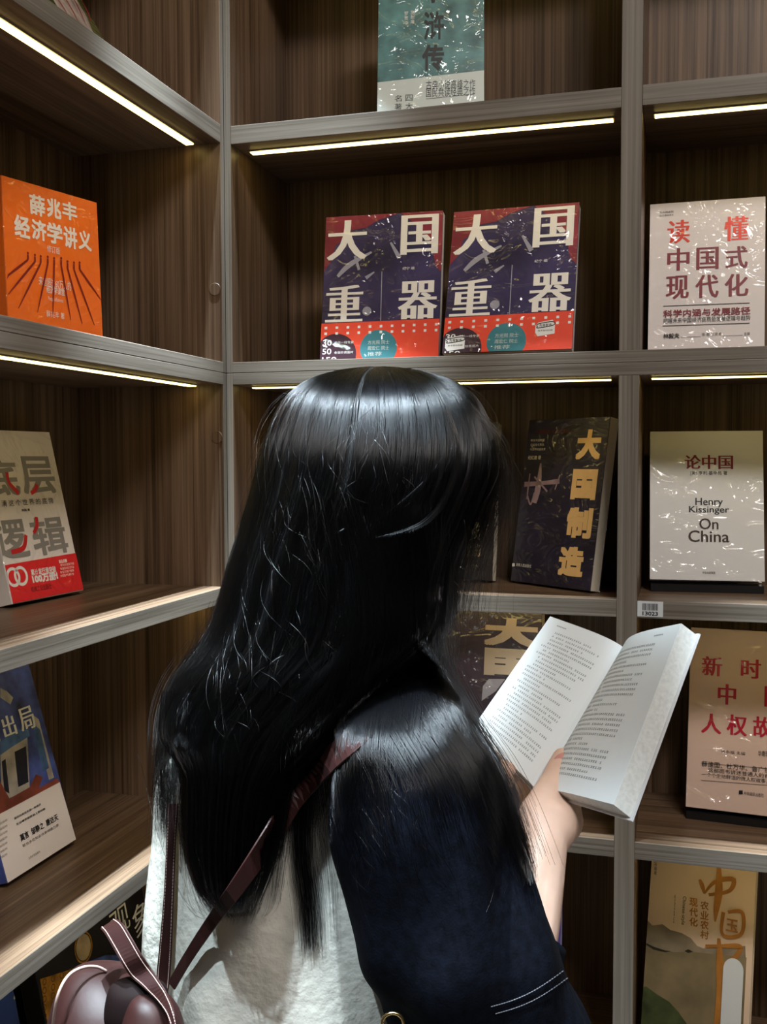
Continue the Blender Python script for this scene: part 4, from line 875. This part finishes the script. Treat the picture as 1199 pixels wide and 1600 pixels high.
for s in range(120):                                     # loose hairs over the shoulder and sleeve
    x = RNG.uniform(540, 760); y = RNG.uniform(1040, 1320); h = hit(x, y, (SBV,))
    if not h: continue
    dx = RNG.normal(30, 28); L = RNG.uniform(40, 150); b2 = RNG.normal(0, 14); P = []
    for i in range(9):
        a = i/8; xx = x+dx*a+b2*math.sin(math.pi*a); yy_ = y+L*a; h2 = hit(xx, yy_, (SBV,)); h = h2 if h2 and abs(h2-h) < 0.05 else h
        P.append(PT(xx, yy_, h-0.003-0.004*math.sin(math.pi*a)))
    strand(P, RNG.uniform(0.00009, 0.00016))
lock([(612, 1000, None), (600, 1050, None), (592, 1100, None), (584, 1150, None), (580, 1210, None)], 260, 46, 60, 0.25, 0.00016, (SBV, HB_, JB), 18, 0.0135, root=0.3)
lock([(650, 1010, None), (650, 1060, None), (662, 1110, None), (690, 1170, None)], 220, 44, 70, 0.25, 0.00016, (SBV, HB_, JB), 18, 0.0125, root=0.3)
# ragged ends along the left mass and the loosened side of it
lock([(330, 1250, None), (322, 1330, None), (330, 1400, None), (350, 1440, None)], 110, 46, 40, 0.25, 0.00009, AL, root=0.3)
lock([(390, 1250, None), (392, 1330, None), (384, 1400, None), (374, 1446, None)], 110, 40, 30, 0.25, 0.00009, AL, root=0.3)
lock([(300, 1090, None), (290, 1150, None), (276, 1220, None), (262, 1300, None), (256, 1330, None)], 60, 26, 18, 0.25, 0.00009, AL, root=0.3)
lock([(345, 930, .90), (315, 1010, .885), (275, 1080, .875), (256, 1150, .87), (250, 1230, .868), (256, 1290, .866)], 90, 18, 12, 0.3, 0.00009, root=0.3)
lock([(740, 650, .95), (772, 690, .945), (783, 740, .945), (776, 800, .95), (760, 860, .955)], 120, 16, 26, 0.25, 0.0001)
lock([(726, 700, .93), (752, 740, .925), (756, 800, .93), (736, 860, .935), (716, 930, .94), (712, 1000, .94)], 200, 30, 36, 0.25, 0.0001)
lock([(745, 700, .96), (762, 760, .96), (752, 830, .965), (740, 900, .97), (735, 960, .97), (740, 1000, .97)], 70, 24, 46, 0.3, 0.00008)
for s in range(70):                                      # flyaways along the top outline
    t = RNG.uniform(0, 2*math.pi); k0 = RNG.uniform(0.03, 0.25); dt = RNG.normal(0, 0.35); P = []
    for i in range(8):
        a = i/7; P.append(shell_pt(k0+0.16*a, t+dt*a, 0.002+0.010*math.sin(math.pi*a*0.8)))
    strand(P, 0.00007)
hc = bpy.data.hair_curves.new('hair_strands'); hc.add_curves([len(p) for p in STR])
pts_ = np.concatenate(STR)-np.array(ROFF); hc.points.foreach_set('position', pts_.astype(np.float32).ravel())
ra = hc.attributes.get('radius') or hc.attributes.new('radius', 'FLOAT', 'POINT'); ra.data.foreach_set('value', np.concatenate(RAD).astype(np.float32))
hc.materials.append(HAIRM)
ho = bpy.data.objects.new('hair_strands', hc); link(ho, hair); ho['kind'] = 'stuff'

# ------------------------------------------------------------------ the brown shoulder bag
LEATH = mm('brown_leather', (0.027, 0.0080, 0.0072), 0.50, spec=0.28, noise=(30, 0.15), bump=(220, 0.15, 0.0006)); LEATHD = mm('dark_lining', (0.010, 0.005, 0.005), 0.7, spec=0.1); STITCH = mm('pale_thread', (0.45, 0.32, 0.28), 0.6)
BG = PT(190, 1660, 0.83); bag = empty('shoulder_bag', tuple(BG)); tag(bag, 'brown leather shoulder bag with stitched straps hanging on the woman\'s back', 'bag')
def lobe(rows, name, m, p=2.2):
    r = [torso_ring(*q, n=36, p=p) for q in smooth_path(rows, len(rows)*4)]
    v, f = loft(r); return mesh(name, v, f, m, bag, True, BG)
lobe([(1512, 128, 152, .805, .006), (1518, 112, 182, .805, .018), (1530, 100, 208, .805, .030), (1550, 90, 236, .805, .042), (1580, 81, 255, .805, .052), (1620, 74, 268, .805, .060), (1680, 72, 275, .805, .065), (1750, 80, 270, .805, .062), (1800, 100, 250, .805, .05), (1815, 130, 215, .805, .03)], 'bag_body', LEATH)
lobe([(1552, 218, 232, .762, .006), (1558, 207, 252, .762, .014), (1572, 199, 270, .762, .020), (1600, 191, 284, .762, .026), (1650, 186, 292, .762, .030), (1720, 190, 288, .762, .028), (1760, 205, 270, .762, .016)], 'flap', LEATH)
lobe([(1528, 205, 222, .772, .004), (1536, 178, 250, .772, .010), (1552, 168, 262, .772, .016), (1590, 163, 262, .772, .018), (1610, 168, 250, .772, .010)], 'gusset', LEATHD)
def ribbon(rows, name, m, parent, edge=None, n=40, thick=0.0016, stitch=True):
    """rows: (left px, left py, right px, right py, depth)"""
    q = smooth_path(rows, n); A = []; B = []
    for r in q: A.append(PT(r[0], r[1], r[4])); B.append(PT(r[2], r[3], r[4] if len(r) < 6 else r[5]))
    A = np.array(A); B = np.array(B); W = B-A; Tn = np.gradient((A+B)/2, axis=0); N = np.cross(W, Tn); N /= np.linalg.norm(N, axis=1)[:, None]
    N[np.einsum('ij,ij->i', N, CAM-A) < 0] *= -1; N = N*thick
    rings = [[A[i], A[i]+N[i]*0.8, B[i]+N[i]*0.8, B[i], B[i]-N[i]*0.2, A[i]-N[i]*0.2] for i in range(n)]
    v, f = loft(rings); o = mesh(name, v, f, m, parent, False, BG); md = o.modifiers.new('bevel', 'BEVEL'); md.width = 0.0003; md.segments = 1
    if stitch:
        sm = MB()
        for u in (0.13, 0.87):
            P = A+W*u+N*0.95
            for i in range(n-1):
                for a, b_ in ((0.05, 0.32), (0.55, 0.82)):
                    sm.add(*tube([P[i]*(1-a)+P[i+1]*a, P[i]*(1-b_)+P[i+1]*b_], [0.00034, 0.00034], 5))
        s_ = sm.build('stitching', STITCH, o, off=BG); s_['label'] = 'pale stitches along both strap edges'
    return o
def srow(lx, ly, rx, ry, lift=0.008, cap=9.0):
    h = [x for x in (hit(lx, ly), hit(rx, ry), hit((lx+rx)/2, (ly+ry)/2)) if x]
    return (lx, ly, rx, ry, min(min(h) if h else 0.86, cap)-lift)
rows = [srow(262, 1255, 279, 1255, 0.006), srow(260, 1320, 275, 1320, 0.006), srow(256, 1400, 272, 1400), srow(249, 1480, 269, 1480), srow(245, 1525, 266, 1530), srow(247, 1550, 262, 1556, 0.012)]
rows = [(a, b_, c, d, max(e, 0.79)) for a, b_, c, d, e in rows]
ribbon(rows, 'shoulder_strap', LEATH, bag)
def hz(x, y): return hit(x, y) or 0.86
R2 = [((612, 1088), (632, 1108)),  ((548, 1140), (566, 1166)), ((500, 1178), (522, 1205)), ((452, 1232), (470, 1262)), ((410, 1300), (428, 1326)), ((368, 1366), (384, 1388)), ((325, 1432), (338, 1448)), ((290, 1488), (300, 1502)), ((264, 1534), (274, 1546))]
q2 = smooth_path([(*a, *b_) for a, b_ in R2], 36)
def sz(x, y):                                            # over the hair on her back, under the hair on the shoulder
    k = min(1.0, max(0.0, (y-1120)/60)); h = hz(x, y); h2 = hit(x, y, AL) or h
    return h-0.0035 if k == 0 else (h-0.0035)*(1-k)+(h2-0.0165)*k
za = np.array([sz(r[0], r[1]) for r in q2]); zb2 = np.array([sz(r[2], r[3]) for r in q2])
def ease(z):
    k = np.array([1, 2, 3, 2, 1])/9.0; return np.minimum(z, np.convolve(np.pad(z, 2, 'edge'), k, 'valid'))
za, zb2 = ease(ease(za)), ease(ease(zb2))
rows = [(*r, a, b_) for r, a, b_ in zip(q2, za, zb2)]
ribbon(rows, 'shoulder_strap', LEATH, bag, stitch=False)
ribbon([(158, 1452, 182, 1436, .79), (166, 1462, 194, 1445, .78), (178, 1482, 206, 1464, .772), (191, 1505, 221, 1490, .765), (206, 1527, 236, 1512, .765), (226, 1545, 250, 1533, .757), (250, 1568, 262, 1552, .748), (266, 1592, 273, 1580, .725), (272, 1625, 280, 1620, .72)], 'carry_handle', LEATH, bag)
ribbon([(158, 1452, 182, 1436, .79), (170, 1450, 186, 1440, .80), (186, 1474, 200, 1466, .81), (205, 1510, 216, 1500, .815), (225, 1548, 236, 1540, .81), (240, 1580, 250, 1576, .80)], 'carry_handle', LEATH, bag, stitch=False)
pip = [PT(x, y, z) for x, y, z in ((83, 1600, .765), (88, 1565, .758), (98, 1537, .762), (112, 1520, .775), (132, 1511, .787), (152, 1511, .796), (165, 1517, .80))]
v, f = tube(pip, [0.0012]*7, 8, 40); o = mesh('piping', v, f, STITCH, bag, True, BG); o['label'] = 'pale piping along the bag rim'
